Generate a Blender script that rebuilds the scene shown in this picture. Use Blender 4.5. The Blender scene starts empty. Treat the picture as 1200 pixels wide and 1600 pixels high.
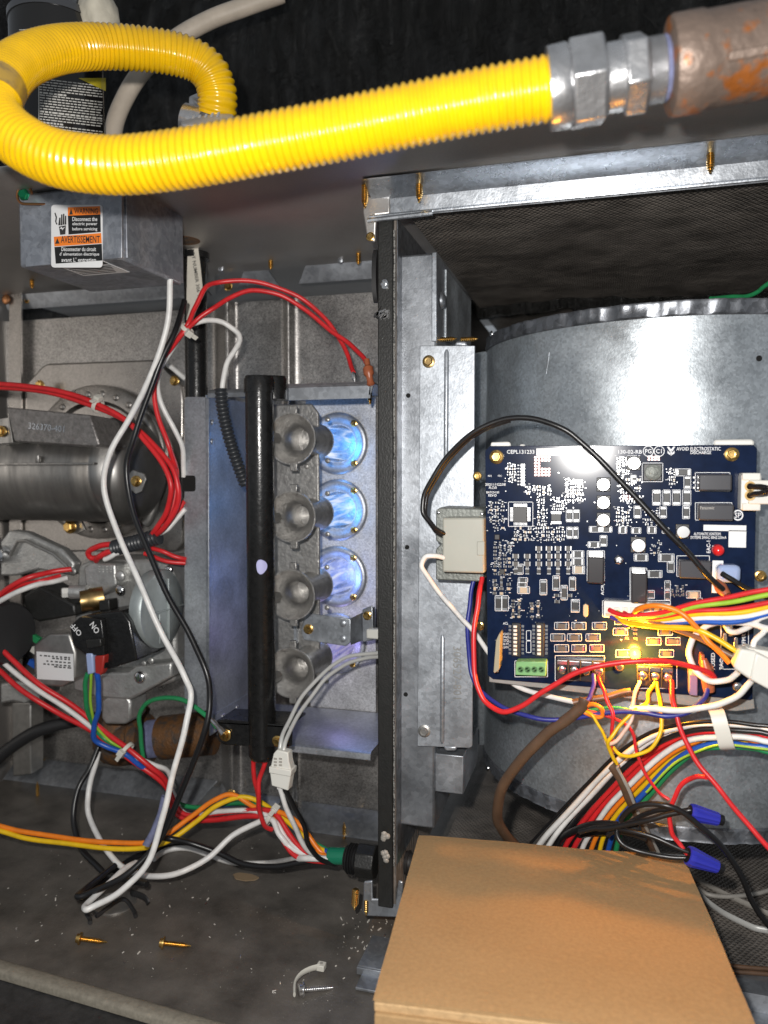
import bpy, math, random
from mathutils import Vector, Matrix
rnd = random.Random(7)
scene = bpy.context.scene
COL = scene.collection
# ------------------------------------------------------------------ camera, world, light
YAW, PITCH, FPX, CAMZ = math.radians(16.0), math.radians(3.0), 1200.0, 0.335
cam_d = bpy.data.cameras.new("camera")
cam_d.sensor_fit = 'VERTICAL'; cam_d.sensor_height = 36.0; cam_d.lens = 36.0 * FPX / 1600.0
cam_d.clip_start = 0.01; cam_d.clip_end = 50.0
cam_d.dof.use_dof = True; cam_d.dof.focus_distance = 0.50; cam_d.dof.aperture_fstop = 8.5
cam = bpy.data.objects.new("camera", cam_d); COL.objects.link(cam)
cam.location = (0, 0, CAMZ)
cam.rotation_euler = (math.radians(90) - PITCH, 0, YAW)
scene.camera = cam
world = bpy.data.worlds.new("World"); scene.world = world; world.use_nodes = True
bg = world.node_tree.nodes["Background"]
bg.inputs[0].default_value = (0.85, 0.92, 1.0, 1); bg.inputs[1].default_value = 0.27
# the phone's flash, beside the lens
fl = bpy.data.lights.new("flash", 'POINT'); fl.energy = 11.5; fl.shadow_soft_size = 0.005; fl.color = (1.0, 0.97, 0.93)
flash = bpy.data.objects.new("flash", fl); COL.objects.link(flash)
flash.location = (-0.022, 0.0, CAMZ + 0.030)
scene.view_settings.view_transform = 'Standard'; scene.view_settings.look = 'None'
scene.view_settings.exposure = 0.0; scene.view_settings.gamma = 1.0
scene.render.engine = 'CYCLES'
scene.cycles.max_bounces = 7
scene.cycles.sample_clamp_indirect = 6.0

# ------------------------------------------------------------------ measuring: photo pixel -> place
_F = Vector((-math.sin(YAW)*math.cos(PITCH), math.cos(YAW)*math.cos(PITCH), -math.sin(PITCH)))
_R = Vector((math.cos(YAW), math.sin(YAW), 0)); _U = _R.cross(_F)
_C = Vector((0, 0, CAMZ))
def ray(px, py): return _F + _R*((px-600)/FPX) + _U*((800-py)/FPX)
def at(px, py, Y):
    d = ray(px, py); return _C + d*(Y/d.y)
def atz(px, py, z):
    d = ray(px, py); return _C + d*((z-CAMZ)/d.z)
def atx(px, py, X):
    d = ray(px, py); return _C + d*(X/d.x)
def atd(px, py, D): return _C + ray(px, py)*D
def mpp(p): return (p-_C).dot(_F)/FPX            # metres per pixel at a point
def pt(q):                                        # (px,py,Y) or (px,py,None,z)
    return atz(q[0], q[1], q[3]) if len(q) == 4 else at(*q)

# ------------------------------------------------------------------ materials
MATS = {}
def mat(name, col, rough=0.5, metal=0.0, nscale=0, namt=0.0, bump=0.0, bscale=60, emit=None, estr=0, coat=0.0, spec=0.5, rvar=0.0, col2=None, n2=(0.45, 0.6), stretch=None, trans=0.0, alpha=1.0):
    m = bpy.data.materials.new(name); m.use_nodes = True
    nt = m.node_tree; b = nt.nodes["Principled BSDF"]
    b.inputs["Base Color"].default_value = (*col, 1); b.inputs["Roughness"].default_value = rough
    b.inputs["Metallic"].default_value = metal; b.inputs["Specular IOR Level"].default_value = spec
    b.inputs["Coat Weight"].default_value = coat; b.inputs["Transmission Weight"].default_value = trans
    b.inputs["Alpha"].default_value = alpha
    if emit: b.inputs["Emission Color"].default_value = (*emit, 1); b.inputs["Emission Strength"].default_value = estr
    tc = nt.nodes.new("ShaderNodeTexCoord"); geo = nt.nodes.new("ShaderNodeNewGeometry")
    vec = geo.outputs["Position"]
    if stretch:
        mp = nt.nodes.new("ShaderNodeMapping"); mp.inputs["Scale"].default_value = stretch
        nt.links.new(vec, mp.inputs["Vector"]); vec = mp.outputs["Vector"]
    if nscale:
        n = nt.nodes.new("ShaderNodeTexNoise"); n.inputs["Scale"].default_value = nscale; n.inputs["Detail"].default_value = 6
        n.inputs["Roughness"].default_value = 0.62
        nt.links.new(vec, n.inputs["Vector"])
        mx = nt.nodes.new("ShaderNodeMix"); mx.data_type = 'RGBA'
        c2 = col2 if col2 else tuple(max(0, c*(1-namt)) for c in col)
        c1 = col if col2 else tuple(min(1, c*(1+namt*0.7)) for c in col)
        mx.inputs["A"].default_value = (*c1, 1); mx.inputs["B"].default_value = (*c2, 1)
        r = nt.nodes.new("ShaderNodeMapRange"); r.inputs["From Min"].default_value = n2[0] if col2 else 0.3; r.inputs["From Max"].default_value = n2[1] if col2 else 0.7
        nt.links.new(n.outputs["Fac"], r.inputs["Value"]); nt.links.new(r.outputs["Result"], mx.inputs["Factor"])
        nt.links.new(mx.outputs["Result"], b.inputs["Base Color"])
        if rvar:
            rr = nt.nodes.new("ShaderNodeMapRange"); rr.inputs["From Min"].default_value = 0.3; rr.inputs["From Max"].default_value = 0.7
            rr.inputs["To Min"].default_value = max(0.02, rough-rvar); rr.inputs["To Max"].default_value = min(1, rough+rvar)
            nt.links.new(n.outputs["Fac"], rr.inputs["Value"]); nt.links.new(rr.outputs["Result"], b.inputs["Roughness"])
    if bump:
        n3 = nt.nodes.new("ShaderNodeTexNoise"); n3.inputs["Scale"].default_value = bscale; n3.inputs["Detail"].default_value = 4
        nt.links.new(vec, n3.inputs["Vector"])
        bp = nt.nodes.new("ShaderNodeBump"); bp.inputs["Strength"].default_value = bump; bp.inputs["Distance"].default_value = 0.001
        nt.links.new(n3.outputs["Fac"], bp.inputs["Height"]); nt.links.new(bp.outputs["Normal"], b.inputs["Normal"])
    MATS[name] = m
    return m
def galv(name, base, rough, metal, spangle=260, amt=0.35, smear=0.0, var=1.0):
    """zinc coated sheet: crystal flakes, handling smears and faint scratches"""
    m = mat(name, base, rough, metal)
    nt = m.node_tree; b = nt.nodes["Principled BSDF"]; L = nt.links.new
    geo = nt.nodes.new("ShaderNodeNewGeometry")
    v = nt.nodes.new("ShaderNodeTexVoronoi"); v.inputs["Scale"].default_value = spangle; L(geo.outputs["Position"], v.inputs["Vector"])
    n = nt.nodes.new("ShaderNodeTexNoise"); n.inputs["Scale"].default_value = 22; n.inputs["Detail"].default_value = 7; n.inputs["Roughness"].default_value = 0.65
    L(geo.outputs["Position"], n.inputs["Vector"])
    sc = nt.nodes.new("ShaderNodeSeparateColor"); L(v.outputs["Color"], sc.inputs[0])
    mr = nt.nodes.new("ShaderNodeMapRange"); mr.inputs["To Min"].default_value = 1-amt; mr.inputs["To Max"].default_value = 1+amt*0.7
    L(sc.outputs[0], mr.inputs["Value"])
    m2 = nt.nodes.new("ShaderNodeMapRange"); m2.inputs["From Min"].default_value = 0.3; m2.inputs["From Max"].default_value = 0.7
    m2.inputs["To Min"].default_value = 1-0.25*var; m2.inputs["To Max"].default_value = 1+0.2*var
    L(n.outputs["Fac"], m2.inputs["Value"])
    mu = nt.nodes.new("ShaderNodeMath"); mu.operation = 'MULTIPLY'; L(mr.outputs[0], mu.inputs[0]); L(m2.outputs[0], mu.inputs[1])
    vm = nt.nodes.new("ShaderNodeVectorMath"); vm.operation = 'SCALE'; vm.inputs[0].default_value = base; L(mu.outputs[0], vm.inputs["Scale"])
    out = vm.outputs[0]
    if smear:
        n4 = nt.nodes.new("ShaderNodeTexNoise"); n4.inputs["Scale"].default_value = 45; n4.inputs["Detail"].default_value = 8; n4.inputs["Roughness"].default_value = 0.7; n4.inputs["Distortion"].default_value = 0.8
        L(geo.outputs["Position"], n4.inputs["Vector"])
        m4 = nt.nodes.new("ShaderNodeMapRange"); m4.inputs["From Min"].default_value = 0.52; m4.inputs["From Max"].default_value = 0.75; m4.inputs["To Max"].default_value = smear
        L(n4.outputs["Fac"], m4.inputs["Value"])
        mx = nt.nodes.new("ShaderNodeMix"); mx.data_type = 'RGBA'; L(m4.outputs[0], mx.inputs["Factor"]); L(out, mx.inputs["A"])
        mx.inputs["B"].default_value = (0.72, 0.74, 0.78, 1); out = mx.outputs["Result"]
    L(out, b.inputs["Base Color"])
    m3 = nt.nodes.new("ShaderNodeMapRange"); m3.inputs["From Min"].default_value = 0.3; m3.inputs["From Max"].default_value = 0.7
    m3.inputs["To Min"].default_value = max(.05, rough-0.10*var); m3.inputs["To Max"].default_value = rough+0.10*var
    L(n.outputs["Fac"], m3.inputs["Value"]); L(m3.outputs[0], b.inputs["Roughness"])
    bp = nt.nodes.new("ShaderNodeBump"); bp.inputs["Strength"].default_value = 0.12; bp.inputs["Distance"].default_value = 0.0006
    n5 = nt.nodes.new("ShaderNodeTexNoise"); n5.inputs["Scale"].default_value = 700; n5.inputs["Detail"].default_value = 2; L(geo.outputs["Position"], n5.inputs["Vector"])
    L(n5.outputs["Fac"], bp.inputs["Height"]); L(bp.outputs["Normal"], b.inputs["Normal"])
    return m
galv('galv', (0.37, 0.39, 0.42), 0.40, 0.80, 300, 0.16)
galv('galv_plate', (0.46, 0.49, 0.53), 0.42, 0.74, 420, 0.18, 0.15)
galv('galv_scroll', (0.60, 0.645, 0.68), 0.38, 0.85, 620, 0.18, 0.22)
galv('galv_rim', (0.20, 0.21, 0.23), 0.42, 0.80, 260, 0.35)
galv('galv_old', (0.34, 0.36, 0.40), 0.46, 0.66, 300, 0.18, 0.55)
galv('aluminized', (0.44, 0.415, 0.39), 0.33, 0.90, 900, 0.18)
galv('aluminized_speckled', (0.46, 0.445, 0.43), 0.34, 0.88, 1100, 0.42)
galv('casing_steel', (0.50, 0.48, 0.46), 0.46, 0.88, 1400, 0.05, 0, 0.25)
galv('burner_steel', (0.45, 0.47, 0.50), 0.40, 0.74, 700, 0.16)
galv('burner_plate_silver', (0.62, 0.62, 0.62), 0.50, 0.55, 1100, 0.30)
galv('rail_zinc', (0.52, 0.55, 0.59), 0.30, 0.90, 350, 0.18)
mat('drum_metal', (0.36, 0.35, 0.335), 0.36, 0.90, 60, 0.30, 0.12, 200, rvar=0.10, stretch=(1.6, 0.3, 0.3))
mat('cast_alu', (0.52, 0.52, 0.505), 0.42, 0.72, 130, 0.22, 0.45, 420)
mat('cast_burner', (0.41, 0.40, 0.385), 0.40, 0.78, 160, 0.28, 0.5, 450)
mat('cap_alu', (0.40, 0.44, 0.44), 0.48, 0.55, 60, 0.15, 0.15, 600)
mat('black_paint', (0.012, 0.012, 0.012), 0.24, 0.0, 220, 0.5, 0.14, 420, rvar=0.08)
mat('black_satin', (0.016, 0.016, 0.015), 0.42, 0.0, 200, 0.3, 0.25, 700)
mat('black_rubber', (0.02, 0.02, 0.021), 0.5)
mat('conduit', (0.030, 0.033, 0.038), 0.38)
mat('gold_zinc', (0.75, 0.48, 0.16), 0.25, 1.0, 300, 0.3)
mat('steel_bright', (0.75, 0.75, 0.76), 0.22, 1.0, 200, 0.15)
mat('brass', (0.44, 0.30, 0.13), 0.36, 1.0, 200, 0.3)
mat('copper', (0.60, 0.28, 0.13), 0.3, 1.0)
mat('yellow_hose', (0.68, 0.40, 0.003), 0.22, 0.0, 70, 0.13, 0.10, 500, coat=0.35, rvar=0.08)
mat('fitting_steel', (0.62, 0.62, 0.63), 0.30, 0.92, 80, 0.35, 0.3, 300, rvar=0.1)
mat('rust', (0.165, 0.122, 0.098), 0.48, 0.45, 85, 0, 1.0, 200, col2=(0.30, 0.095, 0.018), n2=(0.54, 0.63))
mat('rusty_iron', (0.16, 0.075, 0.028), 0.6, 0.3, 120, 0, 0.9, 500, col2=(0.07, 0.055, 0.045))
mat('thread_sealant', (0.17, 0.185, 0.30), 0.5, 0.0, 150, 0.3, 0.6, 300)
mat('cardboard', (0.355, 0.222, 0.105), 0.8, 0.0, 420, 0.12, 0.16, 700, spec=0.25)
mat('cardboard_edge', (0.46, 0.30, 0.15), 0.85, 0.0, 260, 0.2, 0.4, 700)
mat('pcb', (0.006, 0.013, 0.039), 0.15, 0.0, 140, 0.3, spec=0.2)
mat('pcb_edge', (0.35, 0.30, 0.20), 0.6)
mat('silk', (0.75, 0.76, 0.78), 0.5)
mat('solder', (0.72, 0.72, 0.72), 0.22, 1.0)
mat('pad_red', (0.30, 0.05, 0.03), 0.4)
mat('chip', (0.018, 0.018, 0.019), 0.45)
mat('smd_grey', (0.07, 0.066, 0.062), 0.5); mat('smd_tan', (0.45, 0.36, 0.25), 0.5)
mat('relay', (0.035, 0.032, 0.034), 0.22, coat=0.3); mat('relay_clear', (0.055, 0.055, 0.062), 0.25, coat=0.2)
mat('white_plastic', (0.72, 0.71, 0.67), 0.4); mat('nylon', (0.66, 0.65, 0.60), 0.4)
mat('clear_blue', (0.32, 0.40, 0.62), 0.15, coat=0.5)
mat('green_plastic', (0.20, 0.42, 0.17), 0.42); mat('green_dark', (0.09, 0.22, 0.08), 0.5)
mat('red_led', (0.70, 0.02, 0.02), 0.18, coat=0.4)
mat('lamina', (0.19, 0.20, 0.185), 0.5, 0.35, 200, 0.25, 0.4, 600)
mat('coil_tape', (0.38, 0.375, 0.325), 0.34, 0.0, 30, 0.07)
mat('wire_white', (0.74, 0.73, 0.71), 0.38, 0.0, 120, 0.16, 0.06, 300); mat('wire_black', (0.010, 0.010, 0.011), 0.32, 0.0, 120, 0.16, 0.06, 300)
mat('wire_red', (0.62, 0.022, 0.026), 0.36, 0.0, 120, 0.16, 0.06, 300); mat('wire_blue', (0.015, 0.09, 0.42), 0.36, 0.0, 120, 0.16, 0.06, 300)
mat('wire_navy', (0.022, 0.030, 0.22), 0.36, 0.0, 120, 0.16, 0.06, 300); mat('wire_green', (0.02, 0.24, 0.085), 0.36, 0.0, 120, 0.16, 0.06, 300)
mat('wire_yellow', (0.80, 0.50, 0.01), 0.36, 0.0, 120, 0.16, 0.06, 300); mat('wire_orange', (0.85, 0.22, 0.015), 0.36, 0.0, 120, 0.16, 0.06, 300)
mat('wire_brown', (0.16, 0.09, 0.05), 0.4, 0.0, 120, 0.16, 0.06, 300); mat('wire_lime', (0.30, 0.52, 0.04), 0.36, 0.0, 120, 0.16, 0.06, 300)
mat('wire_grey', (0.33, 0.31, 0.28), 0.42, 0.0, 120, 0.16, 0.06, 300); mat('wire_pink', (0.75, 0.52, 0.42), 0.4, 0.0, 120, 0.16, 0.06, 300); mat('wire_purple', (0.07, 0.045, 0.26), 0.36, 0.0, 120, 0.16, 0.06, 300)
mat('cable_brown', (0.105, 0.062, 0.038), 0.42, 0.0, 90, 0.2)
mat('wire_silver', (0.52, 0.52, 0.50), 0.34, 0.1); mat('ty_wrap', (0.62, 0.60, 0.54), 0.38, 0.0)
mat('spade_copper', (0.34, 0.10, 0.045), 0.35)
mat('nut_blue', (0.030, 0.035, 0.38), 0.35); mat('sleeve_green', (0.01, 0.17, 0.095), 0.25, coat=0.3)
mat('cream_tube', (0.55, 0.47, 0.38), 0.5, 0.0, 60, 0.14, 0.2, 300); mat('foam', (0.62, 0.57, 0.46), 0.6, 0.0, 60, 0.2, 0.8, 120)
mat('can_black', (0.012, 0.011, 0.010), 0.22, coat=0.4); mat('can_white', (0.62, 0.60, 0.55), 0.4); mat('can_yellow', (0.62, 0.50, 0.03), 0.35)
mat('can_dome', (0.16, 0.16, 0.165), 0.28, 0.85); mat('grey_plastic', (0.36, 0.37, 0.39), 0.35, 0.0, 200, 0.15)
mat('label_white', (0.75, 0.75, 0.75), 0.42); mat('label_black', (0.012, 0.012, 0.012), 0.4); mat('label_orange', (0.85, 0.21, 0.02), 0.42)
mat('ink', (0.03, 0.03, 0.03), 0.6); mat('paper', (0.66, 0.62, 0.54), 0.7, 0.0, 90, 0.08); mat('paint_mark', (0.42, 0.42, 0.68), 0.5)
mat('green_glass', (0.01, 0.22, 0.10), 0.12, 0.6); mat('hole_dark', (0.004, 0.004, 0.004), 0.9)
mat('fuse_purple', (0.25, 0.18, 0.30), 0.3); mat('leaf_dry', (0.28, 0.20, 0.12), 0.7); mat('dust', (0.55, 0.52, 0.47), 0.7)
mat('steel_dull', (0.42, 0.41, 0.39), 0.4, 0.85, 150, 0.2)
mat('lip_paint', (0.25, 0.225, 0.18), 0.5, 0.15, 300, 0.22, 0.4, 600)
mat('ground_dark', (0.035, 0.034, 0.034), 0.5, 0.0, 90, 0.5, 0.6, 220)
mat('frayed', (0.30, 0.29, 0.27), 0.7, 0.0, 900, 0, 0.5, 900, col2=(0.05, 0.05, 0.05), n2=(0.42, 0.58))
mat('tray_grey', (0.33, 0.32, 0.30), 0.4, 0.3, 60, 0.2)
mat('plug_red', (0.33, 0.022, 0.016), 0.42)
mat('block_cast', (0.30, 0.285, 0.275), 0.42, 0.75, 260, 0.35, 0.9, 520)
mat('hose_label', (0.50, 0.31, 0.05), 0.3, 0.0, 130, 0, 0.2, 300, col2=(0.20, 0.13, 0.07), n2=(0.5, 0.7))
def special_materials():
    # dusty dark floor pan
    m = mat('floor_pan', (0.150, 0.136, 0.120), 0.42, 0.3, 24, 0.5, 0.3, 500); nt = m.node_tree; L = nt.links.new; b = nt.nodes["Principled BSDF"]
    src = b.inputs["Base Color"].links[0].from_socket
    geo = nt.nodes.new("ShaderNodeNewGeometry")
    v = nt.nodes.new("ShaderNodeTexVoronoi"); v.inputs["Scale"].default_value = 330; L(geo.outputs["Position"], v.inputs["Vector"])
    n = nt.nodes.new("ShaderNodeTexNoise"); n.inputs["Scale"].default_value = 28; n.inputs["Detail"].default_value = 5; L(geo.outputs["Position"], n.inputs["Vector"])
    th = nt.nodes.new("ShaderNodeMapRange"); th.inputs["From Min"].default_value = 0.42; th.inputs["From Max"].default_value = 0.75; th.inputs["To Min"].default_value = 0.02; th.inputs["To Max"].default_value = 0.26
    L(n.outputs["Fac"], th.inputs["Value"])
    lt = nt.nodes.new("ShaderNodeMath"); lt.operation = 'LESS_THAN'; L(v.outputs["Distance"], lt.inputs[0]); L(th.outputs[0], lt.inputs[1])
    sc = nt.nodes.new("ShaderNodeSeparateColor"); L(v.outputs["Color"], sc.inputs[0])
    mu = nt.nodes.new("ShaderNodeMath"); mu.operation = 'MULTIPLY'; L(lt.outputs[0], mu.inputs[0]); L(sc.outputs[1], mu.inputs[1])
    mu2 = nt.nodes.new("ShaderNodeMath"); mu2.operation = 'MULTIPLY'; L(mu.outputs[0], mu2.inputs[0]); mu2.inputs[1].default_value = 0.35
    mx = nt.nodes.new("ShaderNodeMix"); mx.data_type = 'RGBA'; L(mu2.outputs[0], mx.inputs["Factor"]); L(src, mx.inputs["A"]); mx.inputs["B"].default_value = (0.45, 0.42, 0.38, 1)
    L(mx.outputs["Result"], b.inputs["Base Color"])
    # scrim faced insulation: fine diagonal weave
    m = mat('insulation', (0.185, 0.162, 0.142), 0.45, 0.0, 26, 0.55); nt = m.node_tree; L = nt.links.new; b = nt.nodes["Principled BSDF"]
    geo = nt.nodes.new("ShaderNodeNewGeometry"); prev = None
    for rot in (0.62, -0.62):
        mp = nt.nodes.new("ShaderNodeMapping"); mp.inputs["Rotation"].default_value = (0, 0, rot); L(geo.outputs["Position"], mp.inputs["Vector"])
        w = nt.nodes.new("ShaderNodeTexWave"); w.inputs["Scale"].default_value = 95; w.inputs["Distortion"].default_value = 2.2; w.inputs["Detail"].default_value = 1
        L(mp.outputs[0], w.inputs["Vector"])
        if prev is None: prev = w.outputs["Fac"]
        else:
            mxx = nt.nodes.new("ShaderNodeMath"); mxx.operation = 'MAXIMUM'; L(prev, mxx.inputs[0]); L(w.outputs["Fac"], mxx.inputs[1]); prev = mxx.outputs[0]
    n = nt.nodes.new("ShaderNodeTexNoise"); n.inputs["Scale"].default_value = 22; n.inputs["Detail"].default_value = 5; L(geo.outputs["Position"], n.inputs["Vector"])
    ad = nt.nodes.new("ShaderNodeMath"); ad.operation = 'MULTIPLY_ADD'; L(n.outputs["Fac"], ad.inputs[0]); ad.inputs[1].default_value = 9.0; L(prev, ad.inputs[2])
    bp = nt.nodes.new("ShaderNodeBump"); bp.inputs["Strength"].default_value = 0.75; bp.inputs["Distance"].default_value = 0.0014
    L(ad.outputs[0], bp.inputs["Height"]); L(bp.outputs["Normal"], b.inputs["Normal"])
    # black film wrapped round the duct behind
    m = mat('black_film', (0.022, 0.0215, 0.020), 0.25, 0.0); nt = m.node_tree; L = nt.links.new; b = nt.nodes["Principled BSDF"]
    geo = nt.nodes.new("ShaderNodeNewGeometry")
    mp = nt.nodes.new("ShaderNodeMapping"); mp.inputs["Scale"].default_value = (1.0, 1.0, 0.16); L(geo.outputs["Position"], mp.inputs["Vector"])
    n = nt.nodes.new("ShaderNodeTexNoise"); n.inputs["Scale"].default_value = 48; n.inputs["Detail"].default_value = 9; n.inputs["Roughness"].default_value = 0.66; n.inputs["Distortion"].default_value = 1.6; L(mp.outputs[0], n.inputs["Vector"])
    bp = nt.nodes.new("ShaderNodeBump"); bp.inputs["Strength"].default_value = 1.0; bp.inputs["Distance"].default_value = 0.022
    L(n.outputs["Fac"], bp.inputs["Height"]); L(bp.outputs["Normal"], b.inputs["Normal"])
    # gas flame: blue, paler in the core, clear at its edge
    m = bpy.data.materials.new('flame'); m.use_nodes = True; nt = m.node_tree; L = nt.links.new; nt.nodes.clear(); MATS['flame'] = m
    out = nt.nodes.new("ShaderNodeOutputMaterial"); em = nt.nodes.new("ShaderNodeEmission"); tr = nt.nodes.new("ShaderNodeBsdfTransparent"); mix = nt.nodes.new("ShaderNodeMixShader")
    geo = nt.nodes.new("ShaderNodeNewGeometry"); mp = nt.nodes.new("ShaderNodeMapping"); mp.inputs["Scale"].default_value = (1, 0.12, 1); L(geo.outputs["Position"], mp.inputs["Vector"])
    n = nt.nodes.new("ShaderNodeTexNoise"); n.inputs["Scale"].default_value = 190; n.inputs["Detail"].default_value = 3; n.inputs["Distortion"].default_value = 0.6; L(mp.outputs[0], n.inputs["Vector"])
    cr = nt.nodes.new("ShaderNodeValToRGB"); e = cr.color_ramp.elements
    e[0].position = 0.34; e[0].color = (0.06, 0.22, 0.90, 1); e[1].position = 0.66; e[1].color = (0.80, 0.86, 1.0, 1)
    k = cr.color_ramp.elements.new(0.5); k.color = (0.20, 0.46, 1.0, 1)
    L(n.outputs["Fac"], cr.inputs[0]); L(cr.outputs[0], em.inputs[0]); em.inputs[1].default_value = 1.15
    mr = nt.nodes.new("ShaderNodeMapRange"); mr.inputs["From Min"].default_value = 0.3; mr.inputs["From Max"].default_value = 0.6; mr.inputs["To Min"].default_value = 0.12; mr.inputs["To Max"].default_value = 0.75
    L(n.outputs["Fac"], mr.inputs["Value"]); L(mr.outputs[0], mix.inputs[0]); L(tr.outputs[0], mix.inputs[1]); L(em.outputs[0], mix.inputs[2]); L(mix.outputs[0], out.inputs[0])
    mat('led_lens', (0.9, 0.55, 0.05), 0.2, emit=(1.0, 0.42, 0.015), estr=20)
special_materials()

# ------------------------------------------------------------------ mesh building
class MB:
    def __init__(s): s.v = []; s.f = []; s.m = []
    def add(s, vs, fs, m=0):
        o = len(s.v); s.v += [Vector(p) for p in vs]
        for f in fs: s.f.append([o+i for i in f]); s.m.append(m)
        return s
    def box(s, x0, x1, y0, y1, z0, z1, m=0):
        v = [(x, y, z) for x in (x0, x1) for y in (y0, y1) for z in (z0, z1)]
        return s.add(v, [(0,1,3,2), (4,6,7,5), (0,4,5,1), (2,3,7,6), (0,2,6,4), (1,5,7,3)], m)
    def obox(s, c, ax, ay, az, m=0):              # centre and three half vectors
        c = Vector(c); v = [c + ax*i + ay*j + az*k for i in (-1, 1) for j in (-1, 1) for k in (-1, 1)]
        return s.add(v, [(0,1,3,2), (4,6,7,5), (0,4,5,1), (2,3,7,6), (0,2,6,4), (1,5,7,3)], m)
    def prism(s, pts, vec, m=0):
        n = len(pts); vec = Vector(vec); a = [Vector(p) for p in pts]
        fs = [tuple(range(n)), tuple(range(2*n-1, n-1, -1))] + [(i, i+n, (i+1) % n + n, (i+1) % n) for i in range(n)]
        return s.add(a + [p+vec for p in a], fs, m)
    def tube(s, path, r, n=8, m=0, cap=True, flat=None):
        path = [Vector(p) for p in path]; k = len(path)
        rs = r if isinstance(r, (list, tuple)) else [r]*k
        t0 = (path[1]-path[0]).normalized()
        up = Vector((0, 0, 1)) if abs(t0.z) < 0.9 else Vector((1, 0, 0))
        nx = t0.cross(up).normalized(); o = len(s.v)
        for i, p in enumerate(path):
            t = (path[min(i+1, k-1)]-path[max(i-1, 0)])
            if t.length < 1e-9: t = t0
            t.normalize(); nx = (nx - t*nx.dot(t)).normalized(); ny = t.cross(nx)
            for j in range(n):
                a = 2*math.pi*j/n; ca, sa = math.cos(a), math.sin(a)
                if flat: ca *= flat
                s.v.append(p + (nx*ca + ny*sa)*rs[i])
        for i in range(k-1):
            for j in range(n):
                s.f.append([o+i*n+j, o+i*n+(j+1) % n, o+(i+1)*n+(j+1) % n, o+(i+1)*n+j]); s.m.append(m)
        if cap:
            s.f.append([o+j for j in range(n-1, -1, -1)]); s.m.append(m)
            s.f.append([o+(k-1)*n+j for j in range(n)]); s.m.append(m)
        return s
    def lathe(s, org, axis, prof, n=24, m=0, phase=0.0, cap=True):     # prof: (distance along axis, radius)
        ax = Vector(axis).normalized(); org = Vector(org)
        up = Vector((0, 0, 1)) if abs(ax.z) < 0.9 else Vector((1, 0, 0))
        nx = up.cross(ax).normalized(); ny = ax.cross(nx); o = len(s.v); k = len(prof)
        for d, r in prof:
            for j in range(n):
                a = 2*math.pi*j/n + phase
                s.v.append(org + ax*d + (nx*math.cos(a) + ny*math.sin(a))*max(r, 1e-6))
        for i in range(k-1):
            for j in range(n):
                s.f.append([o+i*n+j, o+i*n+(j+1) % n, o+(i+1)*n+(j+1) % n, o+(i+1)*n+j]); s.m.append(m)
        if cap:
            s.f.append([o+j for j in range(n-1, -1, -1)]); s.m.append(m)
            s.f.append([o+(k-1)*n+j for j in range(n)]); s.m.append(m)
        return s
    def sheet(s, line, vec, th, m=0):             # open polyline swept along vec, with thickness th (vector per sheet)
        line = [Vector(p) for p in line]; vec = Vector(vec); th = Vector(th); n = len(line)
        v = line + [p+vec for p in line] + [p+th for p in line] + [p+th+vec for p in line]; f = []
        for i in range(n-1):
            f += [(i, i+1, n+i+1, n+i), (2*n+i, 3*n+i, 3*n+i+1, 2*n+i+1), (i, 2*n+i, 2*n+i+1, i+1), (n+i, n+i+1, 3*n+i+1, 3*n+i)]
        f += [(0, n, 3*n, 2*n), (n-1, 3*n-1, 4*n-1, 2*n-1)]
        return s.add(v, f, m)
WL = {}
def wl(o): return WL.get(o.name, Vector((0, 0, 0)))
def tag(o, label=None, cat=None, group=None, kind=None):
    if label: o["label"] = label
    if cat: o["category"] = cat
    if group: o["group"] = group
    if kind: o["kind"] = kind
    return o
def link(name, me, base, parent):
    o = bpy.data.objects.new(name, me); COL.objects.link(o)
    o.location = base - (wl(parent) if parent else Vector((0, 0, 0))); o.parent = parent; WL[o.name] = base.copy()
    return o
def build(mb, name, mats, parent=None, bevel=0.0, ang=38, label=None, cat=None, group=None, kind=None, smooth=True):
    vs = mb.v; mn = [min(v[i] for v in vs) for i in range(3)]; mxx = [max(v[i] for v in vs) for i in range(3)]
    base = Vector(((mn[0]+mxx[0])/2, (mn[1]+mxx[1])/2, mn[2]))
    me = bpy.data.meshes.new(name); me.from_pydata([v-base for v in vs], [], mb.f)
    for mm in (mats if isinstance(mats, (list, tuple)) else [mats]): me.materials.append(MATS[mm])
    me.polygons.foreach_set("material_index", mb.m)
    import bmesh
    bm = bmesh.new(); bm.from_mesh(me); bmesh.ops.recalc_face_normals(bm, faces=bm.faces); bm.to_mesh(me); bm.free()
    if smooth:
        me.polygons.foreach_set("use_smooth", [True]*len(me.polygons)); me.update(); me.set_sharp_from_angle(angle=math.radians(ang))
    me.update()
    o = link(name, me, base, parent)
    if bevel:
        b = o.modifiers.new("bevel", 'BEVEL'); b.width = bevel; b.segments = 2; b.limit_method = 'ANGLE'; b.angle_limit = math.radians(40); b.harden_normals = False
    return tag(o, label, cat, group, kind)
def thing(name, loc, label, cat, group=None):
    o = bpy.data.objects.new(name, None); COL.objects.link(o); o.empty_display_size = 0.02
    o.location = Vector(loc); WL[o.name] = Vector(loc); return tag(o, label, cat, group)
def spline(pts, step=8, closed=False):
    P = [Vector(p) for p in pts]; out = []
    n = len(P)
    for i in range(n-1):
        p0 = P[max(i-1, 0)]; p1 = P[i]; p2 = P[i+1]; p3 = P[min(i+2, n-1)]
        for j in range(step):
            t = j/step; t2 = t*t; t3 = t2*t
            out.append(0.5*((2*p1) + (p2-p0)*t + (2*p0-5*p1+4*p2-p3)*t2 + (3*p1-p0-3*p2+p3)*t3))
    out.append(P[-1]); return out
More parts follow.
